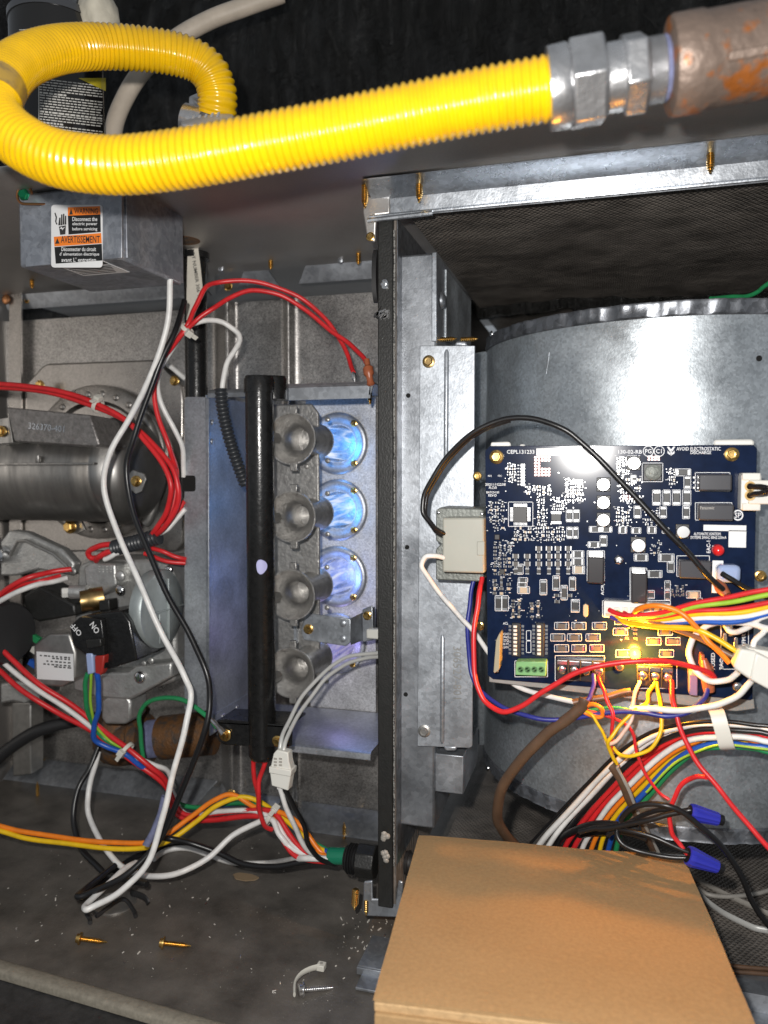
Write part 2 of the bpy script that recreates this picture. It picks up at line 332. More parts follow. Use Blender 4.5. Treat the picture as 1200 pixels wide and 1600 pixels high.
def plate(name, pxs, Y, th, mt, parent=None, bevel=0.0004, **kw):      # flat piece facing the front, outline measured in photo pixels
    return build(MB().prism([at(x, y, Y) for x, y in pxs], (0, th, 0)), name, mt, parent, bevel, **kw)
def rrect(x0, y0, x1, y1, r, n=4):
    out = []
    for cx, cy, a0 in ((x1-r, y0+r, -90), (x1-r, y1-r, 0), (x0+r, y1-r, 90), (x0+r, y0+r, 180)):
        for i in range(n+1):
            a = math.radians(a0 + 90*i/n); out.append((cx+r*math.cos(a), cy+r*math.sin(a)))
    return out
_SC = {}
def screw_mesh(kind, mt):
    key = (kind, mt)
    if key not in _SC:
        mb = MB()
        if kind == 'hex':      # washer, hex head with dished top; unit radius, looking along -Y
            mb.lathe((0, 0, 0), (0, -1, 0), [(0, 1.0), (0.16, 1.0), (0.22, 0.92)], 20)
            mb.lathe((0, -0.2, 0), (0, -1, 0), [(0, 0.70), (0.52, 0.70), (0.60, 0.60)], 6)
            mb.lathe((0, -0.72, 0), (0, -1, 0), [(0, 0.46), (0.085, 0.46), (0.087, 0.36), (0.02, 0.22)], 12, cap=False)
        elif kind == 'pan':
            mb.lathe((0, 0, 0), (0, -1, 0), [(0, 1.0), (0.2, 1.0), (0.42, 0.85), (0.55, 0.5)], 18)
            mb.obox((0, -0.55, 0), Vector((0.55, 0, 0.55))*0.7, Vector((0, 0.02, 0)), Vector((-0.1, 0, 0.1)))
            mb.obox((0, -0.55, 0), Vector((-0.55, 0, 0.55))*0.7, Vector((0, 0.021, 0)), Vector((0.1, 0, 0.1)))
        elif kind == 'rivet':
            mb.lathe((0, 0, 0), (0, -1, 0), [(0, 1.0), (0.25, 0.92), (0.42, 0.66), (0.5, 0.3)], 12)
        o = build(mb, 'screw_head', mt); me = o.data
        # shift the shared mesh so its seat is the origin
        off = WL[o.name]
        for v in me.vertices: v.co += off
        bpy.data.objects.remove(o); _SC[key] = me
    return _SC[key]
def screw(parent, px, py, Y, rpx, mt='gold_zinc', kind='hex', name='screw', rot=None):
    p = at(px, py, Y); r = rpx*mpp(p)
    o = bpy.data.objects.new(name, screw_mesh(kind, mt)); COL.objects.link(o)
    o.scale = (r, r, r); o.location = p - wl(parent); o.parent = parent; WL[o.name] = p
    o.rotation_euler = (0, rnd.uniform(0, 1.0), 0) if rot is None else rot
    return o
def threaded(p0, p1, r, pitch=0.0014, n=10, tip=True):
    p0 = Vector(p0); p1 = Vector(p1); L = (p1-p0).length; mb = MB(); prof = []; d = 0
    while d < L:
        rr = r if d < L*0.7 else r*(1-(d-L*0.7)/(L*0.3)*0.75 if tip else 1)
        prof += [(d, rr*0.72), (d+pitch*0.45, rr*1.0), (d+pitch*0.6, rr*1.0)]; d += pitch
    prof.append((L, r*0.1)); mb.lathe(p0, p1-p0, prof, n); return mb
_fc = 0
def text_mesh(body, bold=True):
    cu = bpy.data.curves.new("t", 'FONT'); cu.body = body; cu.align_x = 'LEFT'; cu.resolution_u = 2
    if bold: cu.offset = 0.012
    o = bpy.data.objects.new("t", cu); COL.objects.link(o)
    me = bpy.data.meshes.new_from_object(o)
    vs = [v.co.copy() for v in me.vertices]; fs = [list(p.vertices) for p in me.polygons]
    bpy.data.objects.remove(o); bpy.data.curves.remove(cu); bpy.data.meshes.remove(me)
    return vs, fs
def text_on(mb, body, org, u, v, w=None, h=None, m=0, lift=None, bold=True):
    """flat print: org = lower left corner, u = reading direction (unit), v = up (unit), w/h in metres"""
    vs, fs = text_mesh(body, bold)
    if not vs: return mb
    x0 = min(p.x for p in vs); x1 = max(p.x for p in vs); y0 = min(p.y for p in vs); y1 = max(p.y for p in vs)
    sy = h/(y1-y0) if h else w/(x1-x0); sx = w/(x1-x0) if w else sy
    lf = lift or Vector((0, 0, 0))
    return mb.add([Vector(org) + u*((p.x-x0)*sx) + v*((p.y-y0)*sy) + lf for p in vs], fs, m)
def text_px(mb, body, x0, y0, x1, y1, Y, m=0, rot=0, bold=True):
    """print on a plane facing the front; box in photo pixels (left, top, right, bottom); rot in quarter turns clockwise"""
    tl, tr, bl, br = at(x0, y0, Y), at(x1, y0, Y), at(x0, y1, Y), at(x1, y1, Y)
    if rot == 0: o, e, t = bl, br, tl
    elif rot == 1: o, e, t = tl, bl, tr        # reads downwards
    elif rot == 2: o, e, t = tr, tl, br
    else: o, e, t = br, tr, bl                 # reads upwards
    u = e-o; v = t-o
    return text_on(mb, body, o, u.normalized(), v.normalized(), u.length, v.length, m, bold=bold)
def wire(name, mt, wpx, pts, parent=None, label=None, group=None, cat='wire', step=8, n=8, flat=None):
    P = [pt(q) for q in pts]; r = wpx/2*sum(mpp(p) for p in P)/len(P)
    if pts[-1][0] >= 1204: d = (P[-1]-P[-2]).normalized(); P.append(P[-1]+d*0.06)     # runs on past the picture
    if pts[0][0] >= 1204: d = (P[0]-P[1]).normalized(); P.insert(0, P[0]+d*0.06)
    if pts[0][0] <= -8: d = (P[0]-P[1]).normalized(); P.insert(0, P[0]+d*0.06)
    path = spline(P, step); ph = rnd.uniform(0, 6)          # real wire is never a perfect curve
    for i, p in enumerate(path):
        k = min(0.18*r, 0.00022) if 0 < i < len(path)-1 else 0
        p += V((math.sin(i*0.55+ph), math.sin(i*0.43+ph*2), math.sin(i*0.37+ph*3)))*k
    return build(MB().tube(path, r, n, flat=flat), name, mt, parent, 0, 60, label, cat if label else None, group)
def corrugated(mb, path, r, depth, pitch, n=14, m=0, per=4):
    # resample the path evenly, then pulse the radius
    L = [0.0]
    for a, b in zip(path, path[1:]): L.append(L[-1]+(b-a).length)
    tot = L[-1]; k = int(tot/pitch*per); pts = []; rs = []; j = 0
    for i in range(k+1):
        d = tot*i/k
        while j < len(L)-2 and L[j+1] < d: j += 1
        t = (d-L[j])/max(1e-9, L[j+1]-L[j]); pts.append(path[j].lerp(path[j+1], t))
        ph = (i % per)/per; rs.append(r - depth*(0.5-0.5*math.cos(2*math.pi*ph))**1.5)
    return mb.tube(pts, rs, n, m)
def ziptie(p, axis, r, parent=None, label=None, head=None, group=None):
    ax = Vector(axis).normalized(); mb = MB()
    mb.lathe(Vector(p)-ax*0.0016, ax, [(0, r), (0, r+0.0009), (0.0032, r+0.0009), (0.0032, r)], 16, cap=False)
    hd = Vector(head) if head else Vector((0, -1, 0)); hd = (hd-ax*hd.dot(ax)).normalized(); sd = ax.cross(hd)
    mb.obox(Vector(p)+hd*(r+0.0016), ax*0.0026, hd*0.0022, sd*0.0026)
    mb.obox(Vector(p)+hd*(r+0.0014)+sd*0.004, ax*0.0017, hd*0.0007, sd*0.004)
    return build(mb, 'cable_tie', 'ty_wrap', parent, 0.0003, label=label, cat='cable tie' if label else None, group=group)
# ================================================================== the cabinet
CEIL = 0.523; YB = 0.66; YF = 0.41; XDIV = -0.1434
XL = at(12, 800, 0.69).x
V = Vector
V_ = Vector
# ground in front of / under the cabinet
build(MB().box(-1.6, 1.4, -0.6, 1.6, -0.06, -0.005), 'ground', 'ground_dark', kind='structure')
# floor pan with folded front lip
mb = MB()
def yfront(x): return 0.4183-0.073*(x+0.394)          # the front edge runs a little askew
XE = 0.35
mb.prism([V_(q) for q in ((XL, 1.0, 0), (XL, yfront(XL), 0), (XE, yfront(XE), 0), (XE, 1.0, 0))], (0, 0, -0.002))
fl_ = build(mb, 'cabinet_floor', 'floor_pan', kind='structure')
mb = MB(); prof = [(0.001, -0.0015)]+[(-0.0055+0.0058*math.cos(math.pi*i/6), 0.0022*math.sin(math.pi*i/6)) for i in range(7)]+[(-0.0117, -0.0035)]
mb.sheet([(XL, yfront(XL)+y, z) for y, z in prof], (XE-XL, yfront(XE)-yfront(XL), 0), (0, 0.001, -0.0012))
build(mb, 'front_lip', 'lip_paint', fl_)
# scrim faced liner on the blower side
mb = MB(); mb.box(XDIV+0.012, 0.35, 0.535, 1.0, 0.001, 0.006); build(mb, 'floor_liner', 'insulation', fl_)
# galvanised strip on the floor at the right, the twin of the overhead rail
mb = MB(); mb.sheet([(-0.05, 0.535, 0.0075), (-0.05, 0.520, 0.0075), (-0.05, 0.519, 0.012), (-0.05, 0.505, 0.012), (-0.05, 0.503, 0.002), (-0.05, 0.49, 0.002)], (0.45, 0, 0), (0, 0.0005, -0.001))
build(mb, 'sill_strip', 'galv', fl_)
# ceiling sheet
mb = MB(); mb.sheet([(XL, 1.0, CEIL), (XL, YF+0.004, CEIL), (XL, YF+0.001, CEIL+0.002), (XL, YF, CEIL+0.004)], (0.9, 0, 0), (0, 0.0012, 0.0012))
cl_ = build(mb, 'cabinet_ceiling', 'casing_steel', kind='structure')
mb = MB(); mb.box(XDIV+0.010, 0.35, 0.512, 1.0, CEIL-0.010, CEIL-0.001); build(mb, 'ceiling_liner', 'insulation', cl_)
mb = MB(); mb.box(XDIV+0.010, 0.35, 0.99, 1.0, 0.006, CEIL-0.010); build(mb, 'rear_liner', 'insulation', cl_)
p = at(338, 372, 0.62); mb = MB(); mb.lathe((p.x, atz(338, 371, CEIL).y, CEIL+0.0006), (0, 0, -1), [(0, 0.0125), (0.0008, 0.0125)], 28); build(mb, 'knockout_hole', 'rusty_iron', cl_)
# side of the cabinet and its corner flange
mb = MB(); mb.box(XL-0.004, XL, YF, 0.70, 0.0, CEIL); sd_ = build(mb, 'cabinet_side', 'casing_steel', kind='structure')
# left neighbour return strip
plate('corner_flange', [(14, 452), (33, 455), (33, 1222), (14, 1232)], 0.686, 0.002, 'aluminized', sd_)
plate('corner_rib', [(29, 455), (33, 455), (33, 1222), (29, 1222)], 0.6835, 0.0025, 'aluminized', sd_)
screw(sd_, 10, 468, 0.684, 8, 'copper', 'rivet', 'rivet')

# ------------------------------------------------------------------ vestibule panel (steel wall behind burners and valve)
def xw(px, Y): return at(px, 700, Y).x
def rounded(line, r, n=6):
    out = [V(line[0])]
    for a, b, c in zip(line, line[1:], line[2:]):
        a, b, c = V(a), V(b), V(c); d1 = (a-b).normalized(); d2 = (c-b).normalized()
        p0 = b+d1*min(r, (a-b).length*0.45); p2 = b+d2*min(r, (c-b).length*0.45)
        for i in range(n+1):
            t = i/n; out.append(p0*(1-t)**2 + b*2*t*(1-t) + p2*t*t)
    out.append(V(line[-1])); return out
XV = [(XL, 0.695), (xw(340, 0.695), 0.695), (xw(353, 0.667), 0.667), (xw(359, 0.667), 0.667), (xw(369, 0.677), 0.677), (xw(446, 0.677), 0.677), (xw(449, 0.666), 0.666), (xw(453, 0.666), 0.666), (xw(463, 0.673), 0.673), (XDIV-0.004, 0.673)]
base_line = rounded([(x, y, 0.0) for x, y in XV], 0.006, 8)
ves = thing('vestibule_panel', (-0.3, 0.68, 0), 'grey steel wall panel with vertical bends behind the burners and gas valve', 'panel')
ZT = 0.497
mb = MB(); mb.sheet([p+V((0, 0, 0.012)) for p in base_line], (0, 0, ZT-0.012), (0, 0.0015, 0))
build(mb, 'panel_sheet', 'aluminized_speckled', ves, ang=60)
# folded flange along the top and the bottom, notched at every bend
def flange(z0, z1, dy, nm):
    for i in range(len(XV)-1):
        a, b = V((*XV[i], 0)), V((*XV[i+1], 0)); d = (b-a).normalized()
        if (b-a).length < 0.02: continue
        a2, b2 = a+d*0.004, b-d*0.004; out = V((0, -1, 0))
        mb = MB(); steps = [(0, z0), (0.3, z0+(z1-z0)*0.25), (1.0, z1)]
        fr = [a2+out*(0.002+dy*t)+V((0, 0, z))+d*(0.010*t*(i > 0)) for t, z in steps]
        to = [b2+out*(0.002+dy*t)+V((0, 0, z))-d*(0.010*t) for t, z in steps]
        vs = fr+to+[p+V((0, 0.0012, 0.0012)) for p in fr+to]
        mb.add(vs, [(0,1,4,3), (1,2,5,4), (6,9,10,7), (7,10,11,8), (0,6,7,1), (1,7,8,2), (3,4,10,9), (4,5,11,10), (2,8,11,5), (0,3,9,6)])
        build(mb, nm, 'galv', ves)
flange(at(500, 436, 0.66).z, at(500, 402, 0.648).z, 0.006, 'top_flange'); flange(0.018, 0.003, 0.024, 'bottom_flange')
for x, y in ((423, 415), (560, 408), (50, 445)):
    p = at(x, y, 0.640); build(threaded((p.x, p.y, CEIL), (p.x, p.y, p.z-0.003), 0.0024), 'screw', 'gold_zinc', ves)
for x, y in ((541, 1278), (65, 1222)):
    p = at(x, y+6, 0.655); build(threaded((p.x, p.y-0.006, 0.0), (p.x, p.y-0.006, 0.014), 0.0018), 'screw', 'gold_zinc', ves)
for x, y, Y, r in ((46, 470, .694, 8), (357, 448, .672, 7), (273, 595, .674, 8), (66, 1192, .694, 8), (362, 1240, .668, 7), (213, 752, .62, 9), (63, 602, .674, 8)):
    screw(ves, x, y, Y, r)
for x, y in ((404, 407), (532, 407), (345, 420)): screw(ves, x, y, 0.650, 5, 'galv', 'rivet', 'dimple')
# raised pan that carries the draft blower
pan = [(22, 626), (30, 612), (66, 572), (74, 568), (236, 562), (250, 566), (284, 604), (286, 625), (286, 850), (276, 862), (30, 862), (22, 850)]
plate('raised_pan', pan, 0.688, 0.006, 'aluminized', ves, 0.0018)
# ================================================================== draft inducer at the left
ind = thing('draft_inducer', at(110, 830, 0.62), 'round dark steel blower drum with stamped part-number block', 'blower')
c = at(140, 722, 0.668); r = 122*mpp(c)
mb = MB(); mb.lathe((c.x, 0.686, c.z), (0, -1, 0), [(0, r), (0.006, r), (0.0075, r-0.003), (0.0075, r-0.016), (0.004, r-0.02), (0.004, 0.01)], 48)
bp_ = build(mb, 'back_plate', 'aluminized', ind)
for k in range(26):
    a = 2*math.pi*k/26; q = V((c.x+math.cos(a)*(r-0.0095), 0.6785, c.z+math.sin(a)*(r-0.0095)))
    o = bpy.data.objects.new('dimple', screw_mesh('rivet', 'aluminized')); COL.objects.link(o); o.parent = bp_; o.scale = (0.0035,)*3; o.location = q-wl(bp_)
# drum: axis along the wall, domed right end
c = at(60, 735, 0.630); R = 0.049; xe = at(232, 735, 0.630).x - c.x
prof = [(-0.10, R), (xe-0.050, R), (xe-0.034, R*0.985), (xe-0.030, R*1.03), (xe-0.024, R*1.03), (xe-0.019, R*0.97), (xe-0.008, R*0.88), (xe-0.001, R*0.70), (xe+0.002, R*0.4), (xe+0.0025, 0.001)]
mb = MB(); mb.lathe((c.x, c.y, c.z), (1, 0, 0), prof, 64); drum = build(mb, 'drum', 'drum_metal', ind, ang=50)
mb = MB(); mb.box(c.x-0.10, c.x+xe-0.020, c.y-R-0.004, c.y, c.z+0.0048, c.z+0.0068); build(mb, 'seam', 'drum_metal', ind, 0.0004)
mb = MB(); q = at(62, 712, c.y-R)
mb.lathe((q.x, c.y-R-0.002, q.z), (0, 0, -1), [(0, .0022), (0.006, .0026), (0.008, .0012)], 10); build(mb, 'seam_tab', 'drum_metal', ind)
# right collar and ears
mb = MB(); q = at(232, 735, 0.655)
mb.lathe((q.x, 0.655, c.z), (0, -1, 0), [(-0.03, 0.052), (0.0, 0.052), (0.006, 0.046), (0.006, 0.01)], 48) if False else None
mb.tube([V((at(225, 735, .655).x + 0.016*math.cos(a), 0.652, c.z+0.052*math.sin(a))) for a in [math.radians(-80+160*i/24) for i in range(25)]], 0.005, 10)
build(mb, 'collar', 'steel_dull', ind)
plate('ear', [(200, 742), (207, 734), (224, 740), (228, 748), (221, 768), (212, 772), (203, 764)], 0.598, 0.003, 'steel_dull', ind)
screw(ind, 213, 752, 0.598, 9)
q = at(172, 690, 0.60); build(threaded(q+V((0.004, 0, 0)), q+V((-0.006, -0.004, 0)), 0.003), 'screw', 'gold_zinc', ind)
screw(ind, 110, 823, 0.655, 11)
plate('lower_ear', [(98, 812), (126, 812), (133, 828), (120, 834), (104, 833)], 0.658, 0.003, 'steel_dull', ind)
# stamped number block
blk = [(10, 636), (140, 648), (155, 694), (150, 698), (22, 690)]
f = [at(x, y, 0.560) for x, y in blk]
mb = MB(); mb.prism(f, (0.004, 0.034, -0.002)); blk_ = build(mb, 'number_block', 'block_cast', ind, 0.0012)
mb = MB(); u = (f[1]-f[0]).normalized(); vv = V((0, 0, 1)); vv = (vv-u*vv.dot(u)).normalized()
text_on(mb, '326370-401', at(44, 670, 0.5596), u, vv, 0.037, 0.0056); build(mb, 'stamped_number', 'steel_bright', blk_)
plate('block_foot', [(-6, 655), (14, 652), (20, 692), (-6, 694)], 0.572, 0.02, 'drum_metal', ind)
screw(ind, 3, 674, 0.571, 9)

# ================================================================== junction box under the hose
XJ0, XJ1 = at(30, 420, 0.44).x, at(190, 405, 0.44).x; ZJ0 = at(190, 404, 0.44).z; YJ1 = atx(285, 430, XJ1).y
jb = thing('junction_box', (XJ0/2+XJ1/2, 0.48, ZJ0), 'galvanised electrical junction box carrying the orange warning sticker', 'junction box')
mb = MB(); mb.box(XJ0, XJ1, 0.44, YJ1, ZJ0, CEIL-0.001); build(mb, 'box_body', 'galv_old', jb, 0.002)
plate('cover', [(33, 328), (190.5, 300), (190, 403), (40, 417)], 0.4388, 0.0009, 'galv_old', jb, 0.0003)
mb = MB(); mb.box(XJ1, XJ1+0.0012, 0.4445, YJ1-0.0005, ZJ0+0.0015, ZJ0+0.05); build(mb, 'side_cover', 'galv_old', jb, 0.0004)
# notch for the green grounding screw
q = at(39, 305, 0.437); mb = MB(); mb.lathe(q, (0, -1, 0), [(0, 0.0038), (0.002, 0.0038), (0.0035, 0.0025), (0.0036, .0005)], 6); build(mb, 'ground_screw', 'green_glass', jb)
mb = MB(); mb.tube([q+V((0.0058*math.cos(a), -0.0005, 0.0058*math.sin(a))) for a in [i*2*math.pi/22*0.85 for i in range(20)]] + [q+V((0.014, 0.004, -0.006))], 0.0009, 8); build(mb, 'ground_wire', 'copper', jb)
# warning sticker
st = plate('warning_sticker', rrect(80, 320, 160, 418, 5), 0.4384, 0.0003, 'label_white', jb, 0)
Yk = 0.43815
def print_px(name, polys, mt, parent, Y=Yk):
    mb = MB()
    for P in polys: mb.add([at(x, y, Y) for x, y in P], [tuple(range(len(P)))])
    return build(mb, name, mt, parent, smooth=False)
def sk(P):   # sticker tilts a little with the box
    return P
print_px('orange_band', [[(106, 324), (156, 322), (157, 335), (106, 337)], [(84, 370), (158, 364), (159, 380), (85, 385)]], 'label_orange', st)
print_px('black_field', [[(106, 337), (157, 335), (157.5, 362.5), (107, 366.5)], [(85, 386), (159, 381), (160, 407), (87, 412)]], 'label_black', st)
mb = MB(); Yt = 0.43795
text_px(mb, 'WARNING', 116, 325.5, 153, 334, Yt, 0); text_px(mb, 'AVERTISSEMENT', 95, 368.5, 156, 379.5, Yt, 0)
for tri in ([(108, 335.5), (114, 335), (111, 326)], [(86, 381), (93, 380.5), (89.5, 372)]): mb.add([at(x, y, Yt) for x, y in tri], [(0, 1, 2)])
# shock pictogram: hand over a spark
for P in ([(92, 354), (103, 352), (102, 366), (94, 367)], [(91, 352), (92.5, 340), (94.5, 340), (94.5, 352)], [(95, 352), (95.5, 335), (97.5, 335), (97.5, 352)], [(98, 351), (98.5, 334), (100.5, 334), (100.5, 351)], [(101, 351), (101.5, 337), (103.5, 337), (103.5, 351)],
          [(85, 333), (86.5, 332), (89, 339), (88, 347), (90, 350), (88, 351), (86, 346), (87, 340)]):
    mb.add([at(x, y, Yt) for x, y in P], [tuple(range(len(P)))])
build(mb, 'black_print', 'ink', st, smooth=False)
mb = MB()
for i, s in enumerate(('Disconnect the', 'electric power', 'before servicing')): text_px(mb, s, 113, 339+i*8, 152, 345.5+i*8, Yt)
for i, s in enumerate(('Déconnecter du circuit', "d' alimentation électrique", "avant L' entretien")): text_px(mb, s, 96-i % 2*3, 386+i*8.3, 150+i % 2*5, 392.5+i*8.3, Yt)
for P in ([(93, 357), (97, 354), (97, 357), (102, 354), (97, 360), (97, 358)],): mb.add([at(x, y, Yt-0.0001) for x, y in P], [tuple(range(len(P)))])
build(mb, 'white_print', 'label_white', st, smooth=False)
# part of the sticker folded under the box
mb = MB(); mb.box(at(85, 412, 0.44).x, at(160, 412, 0.44).x, 0.4395, 0.470, ZJ0-0.0004, ZJ0-0.0001); stf = build(mb, 'sticker_fold', 'label_white', jb)
mb = MB(); mb.box(at(86, 412, 0.44).x, at(159, 412, 0.44).x, 0.4405, 0.4465, ZJ0-0.0006, ZJ0-0.00045); build(mb, 'black_band', 'label_black', stf)
mb = MB()
for k in range(5):
    y0 = 0.451+k*0.0035; mb.box(at(90, 412, 0.44).x, at(156-k*3, 412, 0.44).x, y0, y0+0.0011, ZJ0-0.0006, ZJ0-0.00045)
build(mb, 'fine_print', 'ink', stf)

# ================================================================== black vent pipe with its paper tag
mb = MB(); c = at(306, 500, 0.600); r = 17.5*mpp(c)
vp = thing('vent_pipe', (c.x, c.y, 0.30), 'black vertical pipe with a paper part-number tag beside the junction box', 'pipe')
mb.lathe((c.x, c.y, at(305, 660, .600).z), (0, 0, 1), [(0, r), (CEIL-at(305, 660, .600).z-0.0005, r)], 32); build(mb, 'pipe', 'black_paint', vp)
mb = MB(); mb.lathe((c.x, c.y, CEIL-0.006), (0, 0, 1), [(0, r*1.25), (0.0055, r*1.25)], 32); build(mb, 'top_flange', 'black_paint', vp)
tg = [(294, 368), (307, 368), (313, 415), (317, 455), (312, 470), (300, 505), (291, 500), (292, 430)]
tgo = plate('paper_tag', tg, c.y-r-0.0012, 0.0003, 'paper', vp, 0)
mb = MB(); a, b = at(299, 385, c.y-r-0.0015), at(311, 468, c.y-r-0.0015); u = (b-a).normalized(); vv = V((0, -1, 0)).cross(u)*-1
text_on(mb, 'PART NUMBER 306 12', a - V((0.001, 0, 0)), u, V((u.z*-1, 0, u.x)), (b-a).length, 6*mpp(a)); build(mb, 'tag_print', 'ink', tgo, smooth=False)
# ================================================================== gas valve
gv = thing('gas_valve', at(200, 1125, 0.58), 'cast aluminium gas valve with black on-off switch and round cap', 'gas valve')
def block(name, pxs, Y, th, mt, parent, bevel=0.0012, slant=(0, 0)):
    mb = MB(); mb.prism([at(x, y, Y) for x, y in pxs], (slant[0], th, slant[1])); return build(mb, name, mt, parent, bevel)
block('valve_body', [(122, 884), (136, 877), (230, 874), (262, 880), (272, 900), (276, 1040), (272, 1066), (205, 1086), (116, 1080), (112, 1010), (118, 930)], 0.572, 0.06, 'cast_alu', gv, 0.003)
block('upper_boss', [(130, 886), (142, 879), (180, 881), (182, 915), (160, 930), (134, 926)], 0.556, 0.02, 'cast_alu', gv, 0.002)
block('lower_block', [(150, 1052), (200, 1050), (212, 1040), (268, 1035), (268, 1058), (203, 1094), (150, 1090), (114, 1078), (114, 1062)], 0.552, 0.03, 'cast_alu', gv, 0.002)
block('inlet_hex', [(158, 1096), (170, 1086), (198, 1087), (204, 1098), (203, 1124), (196, 1132), (164, 1132), (158, 1122)], 0.555, 0.025, 'cast_alu', gv, 0.002)
# rows of raised code lettering, a few bosses
mb = MB()
for i in range(3):
    for j in range(4):
        p = at(152+j*6, 886+i*4, 0.5555); mb.box(p.x, p.x+0.0018, 0.5550, 0.556, p.z, p.z+0.0010)
build(mb, 'cast_code', 'cast_alu', gv)
for x, y, Y, r, mt in ((188, 900, .556, 9, 'cast_alu'), (188, 922, .555, 8, 'steel_bright'), (264, 890, .568, 7, 'steel_bright'), (219, 1058, .5515, 10, 'steel_bright'), (236, 1032, .5515, 5, 'cast_alu'), (225, 1036, .5515, 4, 'cast_alu'), (114, 893, .565, 7, 'steel_dull')):
    screw(gv, x, y, Y, r, mt, 'pan' if mt == 'steel_bright' else 'rivet', 'screw' if mt == 'steel_bright' else 'boss')
c = at(247, 951, 0.548); R = 0.0325
mb = MB(); mb.lathe((c.x-0.006, c.y, c.z), (1, 0, 0), [(0, R*0.97), (0.004, R), (0.009, R), (0.0105, R*0.965), (0.0105, R*0.93), (0.0125, R*0.86), (0.0145, R*0.55), (0.015, 0.001)], 56)
capo = build(mb, 'regulator_cap', 'cap_alu', gv, ang=50)
mb = MB(); mb.obox((c.x+0.0095, c.y, c.z), V((0.0012, 0, 0)), V((0, 0.0006, 0)), V((0, 0, R*0.78))); mb.obox((c.x+0.0095, c.y, c.z), V((0.0011, 0, 0)), V((0, R*0.78, 0)), V((0, 0, 0.0006)))
mb.obox((c.x+0.0088, c.y-0.012, c.z-0.014), V((0.0007, 0, 0)), V((0, 0.0004, 0)), V((0, 0, 0.012)))
build(mb, 'cap_ribs', 'cap_alu', capo, 0.0004)
# brass test cap and pressure tap
mb = MB(); a = at(150, 936, 0.545); ax = V((-0.75, -0.62, -0.10)); 
mb.lathe(a, ax, [(-0.006, 0.0098), (0.004, 0.0098), (0.006, 0.0088), (0.012, 0.0086), (0.0122, 0.0066), (0.009, 0.0064), (0.009, 0.001)], 28); build(mb, 'brass_plug', 'brass', gv)
mb = MB(); a = at(125, 925, 0.550); mb.lathe(a, (-1, -0.3, 0), [(-0.006, 0.006), (0.008, 0.006)], 20); build(mb, 'pressure_tap', 'cast_alu', gv)
mb = MB(); a = at(100, 926, 0.548); mb.lathe(a, (-0.7, -0.7, 0), [(-0.004, 0.0045), (0.001, 0.0045), (0.002, 0.0038)], 6); build(mb, 'tap_screw', 'white_plastic', gv)
block('plunger', [(154, 939), (170, 937), (171, 953), (155, 955)], 0.535, 0.012, 'black_satin', gv, 0.0008)
# switch
mb = MB(); fr = [(109, 978), (124, 964), (158, 968), (162, 1000), (163, 1046), (150, 1024), (136, 1024), (114, 1008)]
P = [at(x, y, 0.507) for x, y in fr]
sw = block('switch_housing', [(109, 978), (124, 964), (158, 958), (190, 954), (203, 972), (214, 1032), (163, 1048), (150, 1024), (134, 1022), (114, 1006)], 0.511, 0.04, 'black_paint', gv, 0.0015)
block('switch_face', fr, 0.506, 0.0052, 'black_paint', sw, 0.0008)
mb = MB(); Yt = 0.5055
def tilt_text(mb, s, cx, cy, w, h, ang, Y):
    c = at(cx, cy, Y); k = mpp(c); a = math.radians(ang); u = V((math.cos(a), 0, math.sin(a))); v_ = V((-math.sin(a), 0, math.cos(a)))
    text_on(mb, s, c-u*(w*k/2)-v_*(h*k/2), u, v_, w*k, h*k)
tilt_text(mb, 'OFF', 119, 984, 22, 9.5, -45+180, Yt); tilt_text(mb, 'ON', 148, 981, 18, 10.5, 128, Yt)
build(mb, 'switch_print', 'label_white', sw, smooth=False)
block('switch_lever', [(133, 1000), (157, 998), (158, 1010), (136, 1014)], 0.501, 0.006, 'black_satin', sw, 0.0008)
# plug connectors
block('clear_plug', [(133, 1021), (144, 1021), (146, 1052), (136, 1055)], 0.505, 0.008, 'clear_blue', gv)
block('red_plug', [(147, 1025), (163, 1024), (160, 1050), (156, 1056), (148, 1055)], 0.505, 0.007, 'plug_red', gv)
# grey step motor with rating label
mot = block('actuator_cover', [(52, 1008), (76, 990), (108, 990), (118, 1020), (118, 1060), (96, 1074), (62, 1072), (52, 1050)], 0.535, 0.03, 'steel_dull', gv, 0.002)
lb = block('rating_label', [(57, 1018), (114, 1022), (115, 1064), (58, 1061)], 0.5343, 0.0005, 'label_white', mot, 0)
mb = MB(); Yt = 0.5341
for k, (a, b) in enumerate(((62, 112), (80, 112), (72, 112), (66, 112), (84, 112))): 
    p0, p1 = at(a+ (k % 2), 1023+k*4.4, Yt), at(b, 1025+k*4.4, Yt)
    n = int((b-a)/6)
    for j in range(n):
        x0 = p0.x+(p1.x-p0.x)*(j+0.1)/n; x1 = p0.x+(p1.x-p0.x)*(j+0.1+0.4+0.4*rnd.random())/n; mb.box(x0, x1, Yt-0.0001, Yt+0.0001, p0.z-0.0011, p0.z)
build(mb, 'label_print', 'ink', lb)
block('relay_can', [(36, 930), (62, 916), (116, 945), (118, 962), (60, 972), (40, 962)], 0.545, 0.03, 'black_satin', gv, 0.002)
c = at(12, 985, 0.535); mb = MB(); mb.lathe((c.x-0.03, c.y, c.z), (1, -0.25, 0), [(0, 0.026), (0.040, 0.026), (0.043, 0.024), (0.0435, 0.001)], 40); build(mb, 'solenoid', 'black_rubber', gv)
for i, (x, y) in enumerate(((48, 990), (50, 1010), (46, 1030))): block('spade_lug', [(x, y), (x+14, y+8), (x+8, y+16), (x-4, y+8)], 0.545+i*0.004, 0.004, ['wire_green', 'nylon', 'wire_blue'][i], gv, 0.0004)
